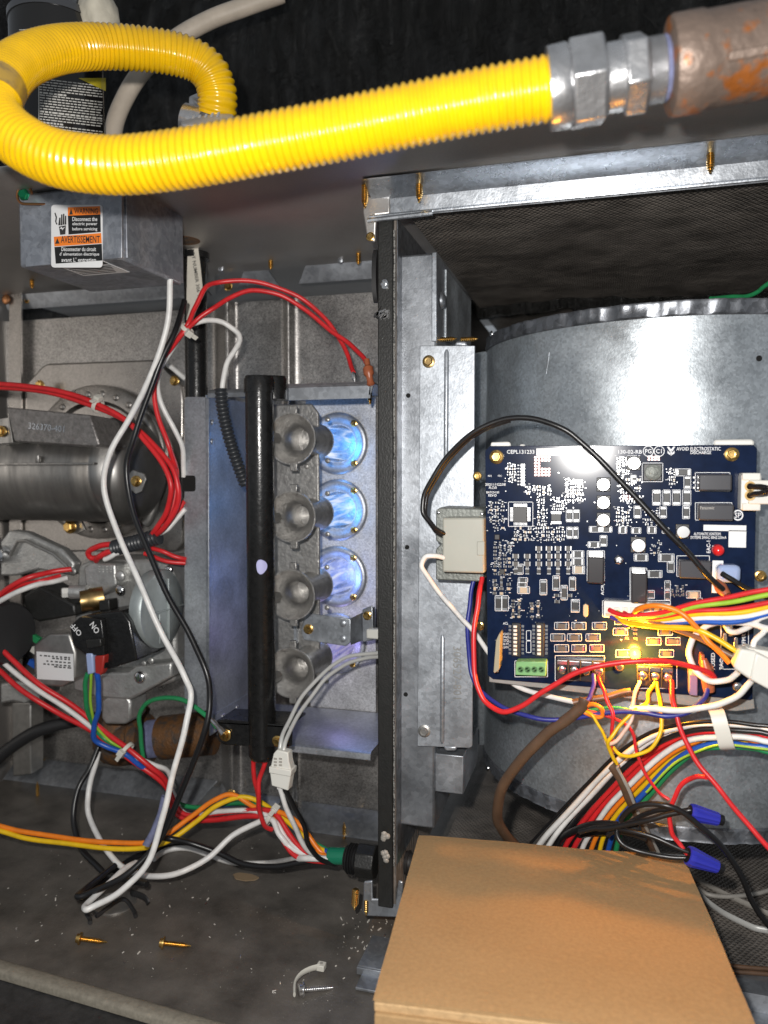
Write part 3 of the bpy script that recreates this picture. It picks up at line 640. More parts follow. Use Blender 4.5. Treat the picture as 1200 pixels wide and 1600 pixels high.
# casting arms at the left
arm = [(0, 846), (14, 828), (40, 832), (96, 858), (116, 880), (112, 900), (60, 890), (24, 900), (0, 900)]
block('mount_arm', arm, 0.590, 0.012, 'cast_alu', gv, 0.002)
mb = MB(); mb.tube([at(x, y, 0.587) for x, y in ((16, 868), (28, 846), (40, 845), (84, 866), (104, 884), (108, 895))], 0.0016, 8); build(mb, 'arm_rib', 'steel_dull', gv)
mb = MB(); a = at(4, 866, 0.588); mb.lathe(a, (0.2, -1, 0), [(0, .008), (.006, .008), (.010, .006), (.011, .001)], 24); build(mb, 'arm_bolt', 'steel_bright', gv)
block('foot_casting', [(0, 1068), (30, 1064), (60, 1076), (62, 1092), (38, 1100), (20, 1096), (0, 1100)], 0.60, 0.03, 'cast_alu', gv, 0.002)
block('post', [(18, 1098), (48, 1098), (48, 1210), (20, 1214)], 0.665, 0.02, 'steel_dull', gv, 0.0015)
# ------------------------------------------------------------------ rusty pipe elbow under the valve
c0, c1 = at(182, 1160, 0.600), at(240, 1160, 0.600)
el = thing('pipe_elbow', (c0.x, c0.y, 0.09), 'rusty iron pipe elbow and nipple with blue thread sealant below the valve', 'pipe fitting')
mb = MB(); ax = V((1, 0.10, 0.16)).normalized()
path = spline([c0+V((0, 0.02, 0.030)), c0+V((0, 0.006, 0.012)), c0, c0+ax*0.022], 6)
mb.tube(path, 0.0205, 24); build(mb, 'elbow', 'rusty_iron', el, ang=60)
a = c0+ax*0.020
mb = MB(); mb.lathe(a, ax, [(0, 0.0215), (0.002, 0.0235), (0.011, 0.0235), (0.012, 0.018)], 28); build(mb, 'collar', 'rusty_iron', el)
mb = MB(); prof = []
for i in range(9): prof += [(0.010+i*0.0018, 0.0155), (0.0109+i*0.0018, 0.0168)]
mb.lathe(a, ax, prof, 28); build(mb, 'thread', 'thread_sealant', el)
mb = MB(); mb.lathe(a, ax, [(0.025, 0.0165), (0.026, 0.0195), (0.075, 0.0195)], 28); build(mb, 'nipple', 'rusty_iron', el)

# ================================================================== burner box
YBX = 0.56
bx = thing('burner_box', at(440, 1165, 0.60), 'galvanised open burner box lit blue from inside beside the black divider', 'burner box')
block('side_flange', rrect(288, 620, 323, 1111, 5), YBX, 0.0015, 'burner_steel', bx, 0.0003)
block('flange_fold', [(321, 622), (326, 622), (327, 1136), (322, 1130)], YBX-0.0012, 0.003, 'galv', bx, 0.0003)
block('flange_slot', rrect(285, 743, 305, 768, 4), YBX-0.0006, 0.0005, 'hole_dark', bx, 0)
XW = at(325, 800, YBX).x; zt = at(430, 606, YBX).z; zb = at(450, 1162, YBX).z
mb = MB(); mb.box(XW-0.0012, XW, YBX, 0.660, zb, zt-0.004); build(mb, 'side_wall', 'burner_steel', bx)
mb = MB(); x0, x1 = at(327, 600, YBX).x, at(430, 600, YBX).x
mb.sheet([(x0, 0.655, zt-0.001), (x0, YBX-0.001, zt-0.001), (x0, YBX-0.003, zt-0.003), (x0, YBX-0.003, zt-0.0065)], (x1-x0, 0, 0), (0, 0.001, 0.0012)); build(mb, 'top_tab', 'galv', bx)
mb = MB(); x2, x3 = at(434, 600, YBX).x, at(581, 600, YBX).x
mb.sheet([(x2, 0.655, zt+0.0012), (x2, YBX-0.002, zt+0.0012), (x2, YBX-0.004, zt-0.001), (x2, YBX-0.004, zt-0.0105)], (x3-x2, 0, 0), (0, 0.001, 0.0012)); build(mb, 'top_plate', 'galv', bx)
mb = MB(); x4 = at(452, 1165, YBX).x
mb.sheet([(x0, 0.655, zb), (x0, YBX+0.006, zb)], (x4-x0, 0, 0), (0, 0, -0.0012))
mb.sheet([(x4, 0.655, zb), (x4, YBX+0.003, zb), (x4, YBX, zb-0.0015), (x4, YBX-0.0005, zb-0.005)], (at(579, 1165, YBX).x-x4, 0, 0), (0, 0, -0.0012)); build(mb, 'bottom_plate', 'burner_steel', bx)
# riveted corner gusset
mb = MB(); mb.box(XW, XW+0.0012, 0.566, 0.640, zb+0.001, zb+0.016); gus = build(mb, 'gusset', 'burner_steel', bx)
for y in (0.580, 0.606):
    o = bpy.data.objects.new('rivet', screw_mesh('rivet', 'steel_bright')); COL.objects.link(o); o.parent = gus; o.scale = (0.0028,)*3; o.rotation_euler = (0, 0, math.radians(90)); o.location = V((XW+0.0012, y, zb+0.010))-wl(gus)
for (x, y) in ((332, 690), (333, 660)):
    p = atx(x, y, XW+0.001); o = bpy.data.objects.new('rivet', screw_mesh('rivet', 'burner_steel')); COL.objects.link(o); o.parent = bx; o.scale = (0.0025,)*3; o.rotation_euler = (0, 0, math.radians(90)); o.location = p-wl(bx)
q = at(566, 628, 0.570); build(threaded((q.x, 0.590, zt-0.001), (q.x, 0.590, zt-0.012), 0.002), 'screw', 'gold_zinc', bx)
# rear plate with the four flame inlets
YR = 0.6565
RING = [(528, 693), (528, 797), (527, 901), (526, 1005)]
hw = 0.0168; cen = [at(x, y, YR) for x, y in RING]; xr0, xr1 = at(478, 700, YR).x, at(587, 700, YR).x
def plate_holes(x0, x1, z0, z1, holes, r, y0, th, n=32):
    mb = MB(); zs = [z1]+[(a.z+b.z)/2 for a, b in zip(holes, holes[1:])]+[z0]
    for i, h in enumerate(holes):
        za, zb_ = zs[i], zs[i+1]; inner = []; outer = []
        for j in range(n):
            a = 2*math.pi*j/n; ca, sa = math.cos(a), math.sin(a); inner.append(V((h.x+r*ca, y0, h.z+r*sa)))
            t = min(((x1-h.x)/ca if ca > 1e-6 else 9), ((x0-h.x)/ca if ca < -1e-6 else 9), ((za-h.z)/sa if sa > 1e-6 else 9), ((zb_-h.z)/sa if sa < -1e-6 else 9))
            outer.append(V((h.x+t*ca, y0, h.z+t*sa)))
        mb.add(inner+outer+[p+V((0, th, 0)) for p in inner], [(j, (j+1) % n, n+(j+1) % n, n+j) for j in range(n)]+[(j, 2*n+j, 2*n+(j+1) % n, (j+1) % n) for j in range(n)])
        # corner fill
        for sx, sz in ((x1, za), (x0, za), (x0, zb_), (x1, zb_)):
            c = V((sx, y0, sz)); best = sorted(outer, key=lambda p: (p-c).length)[:2]; mb.add([c, best[0], best[1]], [(0, 1, 2)])
    return mb
build(plate_holes(xr0, xr1, zb, zt, cen, hw, YR, 0.0015), 'rear_plate', 'burner_plate_silver', bx, smooth=False)
for i, h in enumerate(cen):
    mb = MB(); mb.lathe(h, (0, -1, 0), [(0.0002, 0.0282), (0.0014, 0.0272), (0.0022, 0.0258), (0.0022, 0.0225), (0.0008, 0.0208), (0.0006, hw+0.001), (-0.001, hw), (-0.004, hw*0.98)], 48, cap=False)
    ro = build(mb, 'inlet_ring', 'burner_steel', bx, ang=50)
    for a in (48, -48):
        p = h+V((math.cos(math.radians(a))*0.0238, -0.0022, math.sin(math.radians(a))*0.0238))
        o = bpy.data.objects.new('screw', screw_mesh('hex', 'gold_zinc')); COL.objects.link(o); o.parent = ro; o.scale = (0.0031,)*3; o.location = p-wl(ro)
    mb = MB(); mb.lathe(h, (0, 1, 0), [(0.004, hw*0.98), (0.03, hw), (0.10, hw), (0.13, hw*0.8), (0.131, 0.001)], 32, cap=False); build(mb, 'inlet_tube', 'burner_steel', ro)
for nm_, tint, st_ in (('flame_pale', (0.42, 0.50, 1.0, 1), 0.95), ('flame_violet', (0.62, 0.50, 1.0, 1), 0.6)):
    fm = MATS['flame'].copy(); fm.name = nm_; MATS[nm_] = fm
    for nd in fm.node_tree.nodes:
        if nd.type == 'VALTORGB': nd.color_ramp.elements[1].color = tint
        if nd.type == 'EMISSION': nd.inputs[1].default_value = st_
# ------------------------------------------------------------------ burners (in-shot venturis) and their rail
br = thing('burner_set', at(470, 1090, 0.60), 'cast row of four flared gas burners behind the black manifold', 'burner')
YP = 0.590; xp0 = at(426, 700, YP).x; xp1 = at(498, 700, YP).x
pl = []
zz = [cen[0].z+0.030] + [cen[-1].z-0.026]
pts = [(xp0, zz[0]), (xp1-0.006, zz[0]), (xp1, zz[0]-0.008), (xp1, zz[1]+0.006), (xp1-0.006, zz[1]), (xp0, zz[1])]
mb = MB(); mb.prism([V((x, YP, z)) for x, z in pts], (0, 0.003, 0)); bpl = build(mb, 'burner_plate', 'cast_burner', br, 0.001)
for i, h in enumerate(cen):
    mb = MB(); k = 1.0
    mb.lathe((h.x, 0, h.z), (0, 1, 0), [(0.5485, 0.0190), (0.5485, 0.0200), (0.5500, 0.0200), (0.5525, 0.0170), (0.558, 0.0128), (0.563, 0.0108), (0.568, 0.0106), (0.580, 0.0116), (0.596, 0.0136), (0.600, 0.0139), (0.602, 0.0146), (0.606, 0.0144), (0.608, 0.0128)], 40, cap=False)
    mb.lathe((h.x, 0, h.z), (0, 1, 0), [(0.5485, 0.0190), (0.553, 0.0150), (0.558, 0.0112), (0.563, 0.0092), (0.570, 0.0086), (0.608, 0.0126)], 40, cap=False)
    bo = build(mb, 'burner_tube', 'cast_burner', br, ang=50)
    for dx, dz in ((0.001, 0.0215), (0.001, -0.0215)):
        mb = MB(); mb.obox((h.x+dx, 0.552, h.z+dz), V((0.003, 0, 0)), V((0, 0.0016, 0)), V((0, 0, 0.0035))); build(mb, 'burner_ear', 'cast_burner', bo, 0.0006)
    for dx, dz in ((0.0145, 0.017), (0.0145, -0.0165), (-0.004, -0.021)):
        o = bpy.data.objects.new('rivet', screw_mesh('rivet', 'cast_burner')); COL.objects.link(o); o.parent = bpl; o.scale = (0.0022,)*3; o.location = V((h.x+dx, YP, h.z+dz))-wl(bpl)
    # flame
    mb = MB(); mb.lathe((h.x, 0, h.z), (0, 1, 0), [(0.6085, 0.0112), (0.630, 0.0128), (0.66, 0.0142), (0.68, 0.0148), (0.72, 0.013), (0.755, 0.007), (0.765, 0.001)], 24, cap=False)
    mb.lathe((h.x, 0, h.z), (0, 1, 0), [(0.6088, 0.0070), (0.63, 0.0078), (0.67, 0.006), (0.71, 0.001)], 16, cap=False)
    build(mb, 'gas_flame', 'flame' if i < 2 else ('flame_pale' if i == 2 else 'flame_violet'), label=['blue gas flame at the top burner', 'blue gas flame at the second burner from the top', 'blue gas flame at the third burner from the top', 'pale violet gas flame at the lowest burner'][i], cat='flame', group='burner flames')
    l = bpy.data.lights.new('flame_glow', 'POINT'); l.energy = (0.095, 0.095, 0.085, 0.05)[i]; l.color = ((0.05, 0.34, 1.0), (0.05, 0.34, 1.0), (0.20, 0.36, 1.0), (0.50, 0.42, 1.0))[i]; l.shadow_soft_size = 0.007
    lo = bpy.data.objects.new('flame_glow', l); COL.objects.link(lo); lo.location = (h.x+0.002, 0.640, h.z)
# ------------------------------------------------------------------ igniter bracket
ig = thing('igniter_bracket', at(520, 1008, 0.60), 'zinc bracket with stepped end holding the igniter by the lower burners', 'bracket')
block('bracket_plate', [(476, 963), (482, 958), (548, 967), (548, 1004), (540, 1010), (474, 1000), (470, 985)], 0.588, 0.0015, 'galv_plate', ig)
mb = MB(); a, b = at(546, 967, 0.588), at(548, 1008, 0.588); mb.add([a, a+V((0.013, 0.028, 0.006)), b+V((0.013, 0.028, 0.003)), b], [(0, 1, 2, 3)]); mb.add([a+V((0, .0012, 0)), a+V((0.013, 0.0292, 0.006)), b+V((0.013, 0.0292, 0.003)), b+V((0, .0012, 0))], [(3, 2, 1, 0)]); build(mb, 'bracket_bend', 'galv', ig)
block('bracket_end', [(566, 952), (582, 946), (584, 1000), (566, 1004)], 0.600, 0.0015, 'galv', ig)
screw(ig, 482, 983, 0.588, 8); screw(ig, 574, 962, 0.600, 7)
for y in (974, 998): screw(ig, 536, y, 0.588, 6, 'galv_plate', 'rivet', 'dimple')
block('igniter_ceramic', [(572, 983), (600, 984), (600, 1000), (572, 998)], 0.590, 0.008, 'nylon', ig)
mb = MB(); mb.box(at(462, 985, 0.59).x, at(466, 985, 0.59).x, 0.586, 0.600, at(462, 1004, 0.59).z, at(462, 962, 0.59).z); build(mb, 'bracket_foot', 'galv_plate', ig)
# ------------------------------------------------------------------ manifold
c = at(407, 850, 0.515); r = 21.8*mpp(c); zT = at(407, 588, 0.515).z; zB = at(407, 1188, 0.515).z
mn_ = thing('gas_manifold', (c.x, c.y, zB), 'upright glossy black gas manifold pipe in front of the burners', 'pipe')
mb = MB(); mb.lathe((c.x, c.y, zB), (0, 0, 1), [(0, r*0.55), (0.002, r*0.85), (0.005, r), (zT-zB-0.012, r), (zT-zB-0.012, r*1.08), (zT-zB-0.003, r*1.08), (zT-zB, r*0.98)], 40); build(mb, 'pipe', 'black_paint', mn_)
mb = MB(); mb.lathe((c.x+0.006, c.y+0.012, zT-0.016), (0, 0, 1), [(0, r*0.98), (0.015, r*0.98), (0.017, r*0.9)], 32); build(mb, 'rear_cap', 'black_paint', mn_)
q = at(410, 886, c.y-r); mb = MB(); NN = 22; vs = [V((0, 0, q.z))]; ph0 = math.atan2(-c.y, -c.x)+0.06
for kk in (0.5, 0.9, 1.0):
    for j in range(NN):
        a = 2*math.pi*j/NN; wob = 1+0.08*math.sin(3*a+1); vs.append(V((0.0042*kk*wob*math.cos(a), 0, q.z+0.0056*kk*wob*math.sin(a))))
for i_, v in enumerate(vs):
    rr_ = r+(0.0006 if i_ <= 2*NN else -0.0003); th_ = ph0+v.x/r; v.x = c.x+rr_*math.cos(th_); v.y = c.y+rr_*math.sin(th_)
mb.add(vs, [(0, 1+j, 1+(j+1) % NN) for j in range(NN)]+[(1+k_*NN+j, 1+k_*NN+(j+1) % NN, 1+(k_+1)*NN+(j+1) % NN, 1+(k_+1)*NN+j) for k_ in (0, 1) for j in range(NN)])
build(mb, 'paint_dab', 'paint_mark', mn_)
for i, h in enumerate(cen):
    mb = MB(); mb.lathe((c.x, c.y+r*0.8, h.z), (h.x-c.x, 0.05, 0), [(0, 0.0055), (0.006, 0.0055), (0.007, 0.0042), (0.016, 0.0040), (0.017, 0.003)], 6); build(mb, 'orifice', 'steel_dull', mn_)
mb = MB(); Pb = [(336, 1127), (350, 1124), (452, 1134), (455, 1142), (455, 1166), (430, 1168), (384, 1166), (350, 1164), (341, 1158)]
mb.prism([at(x, y, 0.508) for x, y in Pb], (0, 0.003, 0)); mb.sheet([at(336, 1127, 0.508), at(336, 1127, 0.508)+V((0.001, 0.03, 0.001))], at(452, 1134, 0.508)-at(336, 1127, 0.508), (0, 0, -0.002))
mbk = build(mb, 'foot_bracket', 'black_paint', mn_, 0.0006)
screw(mbk, 352, 1148, 0.507, 10); screw(mbk, 434, 1158, 0.507, 9)
# ================================================================== divider between the two compartments
x0, x1 = at(590, 700, 0.5).x, at(614, 700, 0.5).x; zt_, zb_ = at(600, 336, 0.5).z, at(600, 1418, 0.5).z
dv = thing('divider_panel', (x0, 0.5, zb_), 'black painted divider panel standing edge-on between burners and blower', 'panel')
mb = MB(); mb.box(x0, x1, 0.5, 0.99, zb_, zt_); build(mb, 'panel', 'black_satin', dv, 0.0008)
mb = MB(); mb.box(x1, x1+0.0016, 0.5028, 0.62, zb_+0.002, zt_-0.002); build(mb, 'liner_edge', 'insulation', dv)
mb = MB(); mb.box(x1+0.0017, x1+0.0023, 0.5035, 0.66, zb_+0.03, zt_-0.002); build(mb, 'side_sheet', 'galv_rim', dv)
mb = MB()
mb.sheet([(x1+0.0003+rnd.uniform(-.0002, .0002), 0.5004, zb_+0.03+(zt_-zb_-0.04)*i/90) for i in range(91)], (0.0009, 0, 0), (0, 0.002, 0))
build(mb, 'liner_facing', 'frayed', dv)
screw(dv, 601, 443, 0.5, 7, 'steel_bright', 'pan'); 
block('strap_bolt', rrect(596, 436, 606, 452, 4), 0.4985, 0.002, 'steel_bright', dv, 0.0003)
mb = MB()
for i in range(14):
    p = at(596+rnd.uniform(-9, 9), 490+rnd.uniform(-9, 9), 0.4985); mb.obox(p, V((rnd.uniform(.0005, .0018), 0, 0.0005)), V((0, 0.0012, 0)), V((0.0004, 0, rnd.uniform(.0005, .0018))), rnd.randrange(2))
build(mb, 'torn_putty', ['steel_bright', 'black_rubber'], dv)
mb = MB(); mb.lathe(at(589, 432, 0.512)-V((0.002, 0, 0)), (1, 0, 0), [(0, 0.018), (0.003, 0.018)], 28)
for v in mb.v: v.y = 0.512+(v.y-0.512)*0.35
build(mb, 'edge_grommet', 'black_rubber', dv)
tb = block('top_bracket', [(566, 330), (572, 306), (609, 308), (609, 334), (588, 336), (586, 378), (574, 376)], 0.4975, 0.002, 'casing_steel', dv)
screw(tb, 579, 370, 0.4975, 7)
fb = block('foot_bracket', [(566, 1425), (568, 1378), (582, 1376), (582, 1405), (618, 1405), (622, 1376), (630, 1378), (628, 1424), (622, 1434), (570, 1432)], 0.503, 0.002, 'galv', dv)
mb = MB(); a = atz(566, 1428, 0.012); mb.box(x0-0.006, x1+0.010, 0.472, 0.507, 0.004, 0.006); mb.box(x0-0.002, x1+0.010, 0.455, 0.472, 0.001, 0.003); mb.box(x0-0.006, x1+0.010, 0.470, 0.472, 0.001, 0.006); build(mb, 'foot_plate', 'galv', dv, 0.0005)
q = at(556, 1398, 0.492); build(threaded(q+V((0, 0, 0.004)), q+V((-0.001, 0, -0.010)), 0.0026), 'screw', 'gold_zinc', dv)
q = at(572, 1416, 0.495); build(threaded(q+V((0, 0, 0.004)), q+V((0, 0, -0.006)), 0.0016), 'screw', 'gold_zinc', dv)
for x, y in ((601, 1308), (603, 1338)):
    mb = MB(); p = at(x, y, 0.4990)
    for i in range(5): mb.lathe(p+V((rnd.uniform(-.002, .002), 0, rnd.uniform(-.003, .003))), (rnd.uniform(-.3, .3), -1, rnd.uniform(-.3, .3)), [(0, 0.0022), (0.0008, 0.0016), (0.0012, 0.0005)], 7)
    build(mb, 'chipped_spot', 'wire_grey', dv)
# ------------------------------------------------------------------ overhead rail
xa, xb = at(582, 300, 0.5).x, 0.35
rl = thing('ceiling_rail', (xa, 0.5, CEIL-0.02), 'bright zinc angle rail screwed under the cabinet ceiling', 'rail')
mb = MB(); mb.sheet([(xa, 0.478, CEIL-0.0012), (xa, 0.4815, CEIL-0.0012), (xa, 0.4965, CEIL-0.0065), (xa, 0.4985, CEIL-0.0078), (xa, 0.500, CEIL-0.0165), (xa, 0.4975, CEIL-0.0185), (xa, 0.4985, CEIL-0.0202)], (xb-xa, 0, 0), (0, 0.001, 0.0006)); build(mb, 'angle', 'rail_zinc', rl)
mb = MB(); mb.tube([(xa-0.001, 0.4972, CEIL-0.0188), (xb, 0.4972, CEIL-0.0188)], 0.0011, 8); build(mb, 'hem', 'rail_zinc', rl)
mb = MB(); mb.tube([(xa-0.002, 0.4960, CEIL-0.0215), (xa+0.042, 0.4960, CEIL-0.0205)], 0.0017, 8); build(mb, 'end_clip', 'rail_zinc', rl)
for x, y in ((570, 320), (655, 306), (1110, 252)):
    p = at(x, y, 0.4905); build(threaded((p.x, 0.4905, CEIL), (p.x, 0.4905, CEIL-0.0145), 0.0024), 'screw', 'gold_zinc', rl)

# ================================================================== blower housing
XC, YC, RB = 0.044, 0.640, 0.138; ZT2 = at(1100, 490, 0.503).z; ZB2 = at(1100, 1296, 0.503).z
bl = thing('blower_housing', (XC, YC, ZB2), 'large curved galvanised blower housing behind the circuit board', 'blower')
A0, A1 = math.radians(192), math.radians(330)
def arc(R, z, n=48): return [V((XC+R*math.cos(A0+(A1-A0)*i/n), YC+R*math.sin(A0+(A1-A0)*i/n), z)) for i in range(n+1)]
line = arc(RB, ZB2)
mb = MB(); n = len(line); up = V((0, 0, ZT2-ZB2))
mb.add(line+[p+up for p in line], [(i, i+1, n+i+1, n+i) for i in range(n-1)]); inn = arc(RB-0.0015, ZB2)
mb.add(inn+[p+up for p in inn], [(n+i, n+i+1, i+1, i) for i in range(n-1)])
build(mb, 'scroll_sheet', 'galv_scroll', bl, ang=60)
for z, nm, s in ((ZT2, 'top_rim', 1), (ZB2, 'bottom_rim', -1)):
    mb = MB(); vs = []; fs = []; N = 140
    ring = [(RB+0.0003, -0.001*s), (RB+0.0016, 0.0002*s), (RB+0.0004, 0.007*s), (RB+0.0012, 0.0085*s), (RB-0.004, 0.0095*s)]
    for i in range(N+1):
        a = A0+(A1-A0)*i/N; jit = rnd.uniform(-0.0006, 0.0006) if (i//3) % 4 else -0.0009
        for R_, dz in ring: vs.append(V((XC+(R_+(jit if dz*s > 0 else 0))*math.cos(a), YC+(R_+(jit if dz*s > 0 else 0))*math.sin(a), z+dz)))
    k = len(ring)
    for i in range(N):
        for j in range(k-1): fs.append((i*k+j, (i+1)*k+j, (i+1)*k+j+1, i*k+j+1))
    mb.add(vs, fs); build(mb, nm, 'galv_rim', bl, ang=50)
    mb = MB(); ln = [V((XC+(RB-0.004)*math.cos(A0+(A1-A0)*i/40), YC+(RB-0.004)*math.sin(A0+(A1-A0)*i/40), z+0.0094*s)) for i in range(41)]
    mb.add(ln+[V((XC, YC, z+0.0094*s))], [tuple(range(42))]); build(mb, 'end_plate', 'galv', bl)
# tangent sheet that runs to the mounting bracket
a = A0; t0 = V((XC+RB*math.cos(a), YC+RB*math.sin(a), ZB2)); 
mb = MB(); q_ = at(733, 700, 0.625); mb.sheet([t0+V((0, -0.0002, 0)), V(((t0.x+q_.x)/2, (t0.y+q_.y)/2-0.002, ZB2)), V((q_.x, q_.y, ZB2))], up, (0.0002, 0.001, 0)); build(mb, 'throat_sheet', 'galv_scroll', bl)
def on_scroll(px, py, R_=RB):
    d = ray(px, py); o = _C; ax, ay = o.x-XC, o.y-YC; A = d.x**2+d.y**2; B = 2*(ax*d.x+ay*d.y); C_ = ax*ax+ay*ay-R_*R_
    t = (-B-math.sqrt(max(0, B*B-4*A*C_)))/(2*A); return o+d*t
p = on_scroll(1186, 560); nn = (p-V((XC, YC, p.z))).normalized(); mb = MB(); mb.lathe(p-nn*0.0008, nn, [(0, 0.0018), (0.0011, 0.0018)], 14); build(mb, 'hole', 'hole_dark', bl)
for (xa_, ya_, xb_, yb_) in ((858, 551, 853, 584), (838, 545, 842, 560)):
    pa, pb = on_scroll(xa_, ya_, RB+0.0001), on_scroll(xb_, yb_, RB+0.0001); mb = MB(); mb.tube([pa, pa.lerp(pb, .5)+V((.0002, 0, 0)), pb], 0.0002, 5); build(mb, 'scratch', 'steel_bright', bl)
for x, y in ((768, 522), (762, 1200)):
    p = on_scroll(x, y, RB+0.004); o = bpy.data.objects.new('rivet', screw_mesh('rivet', 'steel_bright')); COL.objects.link(o); o.parent = bl; o.scale = (0.0025,)*3; o.rotation_euler = (0, 0, math.radians(-60)); o.location = p-wl(bl)
# ================================================================== blower mounting column
YCOL = 0.515; xc0, xc1 = at(624, 700, YCOL).x, at(681, 700, YCOL).x; zc1, zc0 = at(650, 397, YCOL).z, at(650, 1292, YCOL).z
cm = thing('blower_column', ((xc0+xc1)/2, 0.56, zc0), 'grey galvanised box column just right of the black divider', 'column')
mb = MB(); mb.box(xc0, xc1, YCOL, 0.655, zc0, zc1); build(mb, 'column', 'galv', cm, 0.0016)
mb = MB(); mb.box(xc1, xc1+0.0008, YCOL+0.03, 0.65, zc1-0.052, zc1-0.004); build(mb, 'side_cover', 'galv_scroll', cm)
p = atx(690, 470, xc1+0.0008); o = bpy.data.objects.new('dimple', screw_mesh('rivet', 'galv')); COL.objects.link(o); o.parent = cm; o.scale = (0.006,)*3; o.rotation_euler = (0, 0, math.radians(90)); o.location = p-wl(cm)
mb = MB(); mb.box(xc1, xc1+0.020, YCOL+0.001, 0.58, at(700, 1240, YCOL).z, at(700, 1180, YCOL).z); build(mb, 'lower_bracket', 'galv', cm, 0.0006)
mb = MB(); mb.box(xc1-0.003, xc1+0.0005, YCOL-0.0016, YCOL, at(700, 533, YCOL).z, zc1); build(mb, 'column_fold', 'galv_plate', cm, 0.0006)
for x, y in ((638, 618), (636, 855), (634, 1085)):
    p = at(x, y, YCOL); mb = MB(); mb.lathe(p+V((0, 0.0002, 0)), (0, -1, 0), [(0, 0.0016), (0.0004, 0.0016)], 14); build(mb, 'hole', 'hole_dark', cm)
mb = MB(); text_px(mb, '327', 634, 785, 645, 835, YCOL-0.0003, 0, 1, False); build(mb, 'stamped_number', 'galv_plate', cm, smooth=False)
for x, y in ((700, 530), (733, 530)):
    p = at(x, y, 0.53); build(threaded(p+V((-0.006, 0, 0)), p+V((0.006, 0, 0)), 0.0018), 'screw', 'gold_zinc', cm)
# bracket strap across the column
YS = 0.509
sp = thing('mounting_strap', at(697, 1168, YS), 'long ribbed zinc strap bolted upright left of the circuit board', 'bracket')
block('strap', [(656, 540), (742, 540), (738, 1166), (734, 1169), (652, 1166)], YS, 0.0016, 'galv_plate', sp, 0.0004)
for (x, ya, yb) in ((698, 546, 724), (692, 992, 1162)):
    mb = MB(); pa, pb = at(x, ya, YS), at(x-1, yb, YS); mb.tube([pa, pa.lerp(pb, 0.03), pa.lerp(pb, 0.97), pb], [0.0007, 0.0017, 0.0017, 0.0007], 10); build(mb, 'rib', 'galv_plate', sp)
for x, y in ((670, 565), (663, 1142)): screw(sp, x, y, YS, 10, 'brass' if y < 600 else 'steel_dull')
block('top_tab', [(712, 533), (728, 533), (730, 541), (710, 541)], YS-0.0006, 0.003, 'galv_plate', sp); block('bottom_tab', [(692, 1166), (714, 1166), (712, 1174), (696, 1174)], YS-0.0006, 0.003, 'galv_plate', sp)
mb = MB(); text_px(mb, '306527-801', 708, 1010, 721, 1092, YS-0.0004, 0, 1, False); build(mb, 'stamped_number', 'steel_dull', sp, smooth=False)
for x, y in ((746, 744), (750, 978)): screw(sp, x, y, 0.506, 7)
# ================================================================== transformer
tr_ = thing('transformer', at(718, 908, 0.49), 'small transformer with cream taped coil left of the circuit board', 'transformer')
block('core', [(681, 797), (688, 793), (753, 795), (756, 798), (756, 905), (752, 909), (681, 906), (681, 858), (689, 850), (681, 845)], 0.478, 0.030, 'lamina', tr_, 0.0008)
block('coil', [(691, 809), (756, 809), (757, 896), (691, 894)], 0.4625, 0.024, 'coil_tape', tr_, 0.0012)
for x, y in ((685, 801), (753, 803), (753, 902)): screw(tr_, x, y, 0.478, 3, 'steel_bright', 'rivet', 'rivet')
block('coil_flap', [(745, 846), (757, 846), (757, 868), (745, 868)], 0.4618, 0.001, 'coil_tape', tr_)
# ================================================================== control board
YK = 0.470
cb = thing('control_board', at(960, 1080, YK), 'dark blue furnace control circuit board with many small parts', 'circuit board')
block('board', rrect(759, 697, 1181, 1062, 7)[:10] + [(1176, 1094)] + [(763, 1058), (759, 1052)] + [(759, 704), (766, 697)] if False else [(766, 697), (1177, 695), (1183, 701), (1176, 1092), (1172, 1094), (770, 1061), (762, 1055), (758, 704)], YK, 0.0016, 'pcb', cb, 0.0003)
block('tray', [(764, 1056), (1178, 1092), (1180, 1108), (1150, 1112), (764, 1066)], YK+0.004, 0.006, 'tray_grey', cb, 0.0006)
for P in ([(766, 698), (767, 691), (795, 690), (798, 693), (798, 698)], [(1115, 697), (1116, 687), (1176, 686), (1179, 690), (1179, 697)], [(812, 698), (812, 694), (820, 694), (820, 698)]): block('tray_tab', P, YK+0.002, 0.004, 'white_plastic', cb)
def bxp(name, x0, y0, x1, y1, h, mt, parent=cb, bevel=0.0003, y=YK):
    a, b = at(x0, y1, y), at(x1, y0, y); mb = MB(); mb.box(a.x, b.x, y-h, y, a.z, b.z); return build(mb, name, mt, parent, bevel)
for x, y, r, mt in ((776, 714, 11, 'gold_zinc'), (1143, 710, 11, 'gold_zinc'), (967, 875, 7.5, 'steel_bright'), (968, 1042, 7.5, 'steel_bright'), (1152, 1073, 8, 'steel_bright')):
    screw(cb, x, y, YK-0.0003, r, mt, 'hex' if mt == 'gold_zinc' else 'pan')
screw(cb, 1188, 900, YK+0.004, 9)
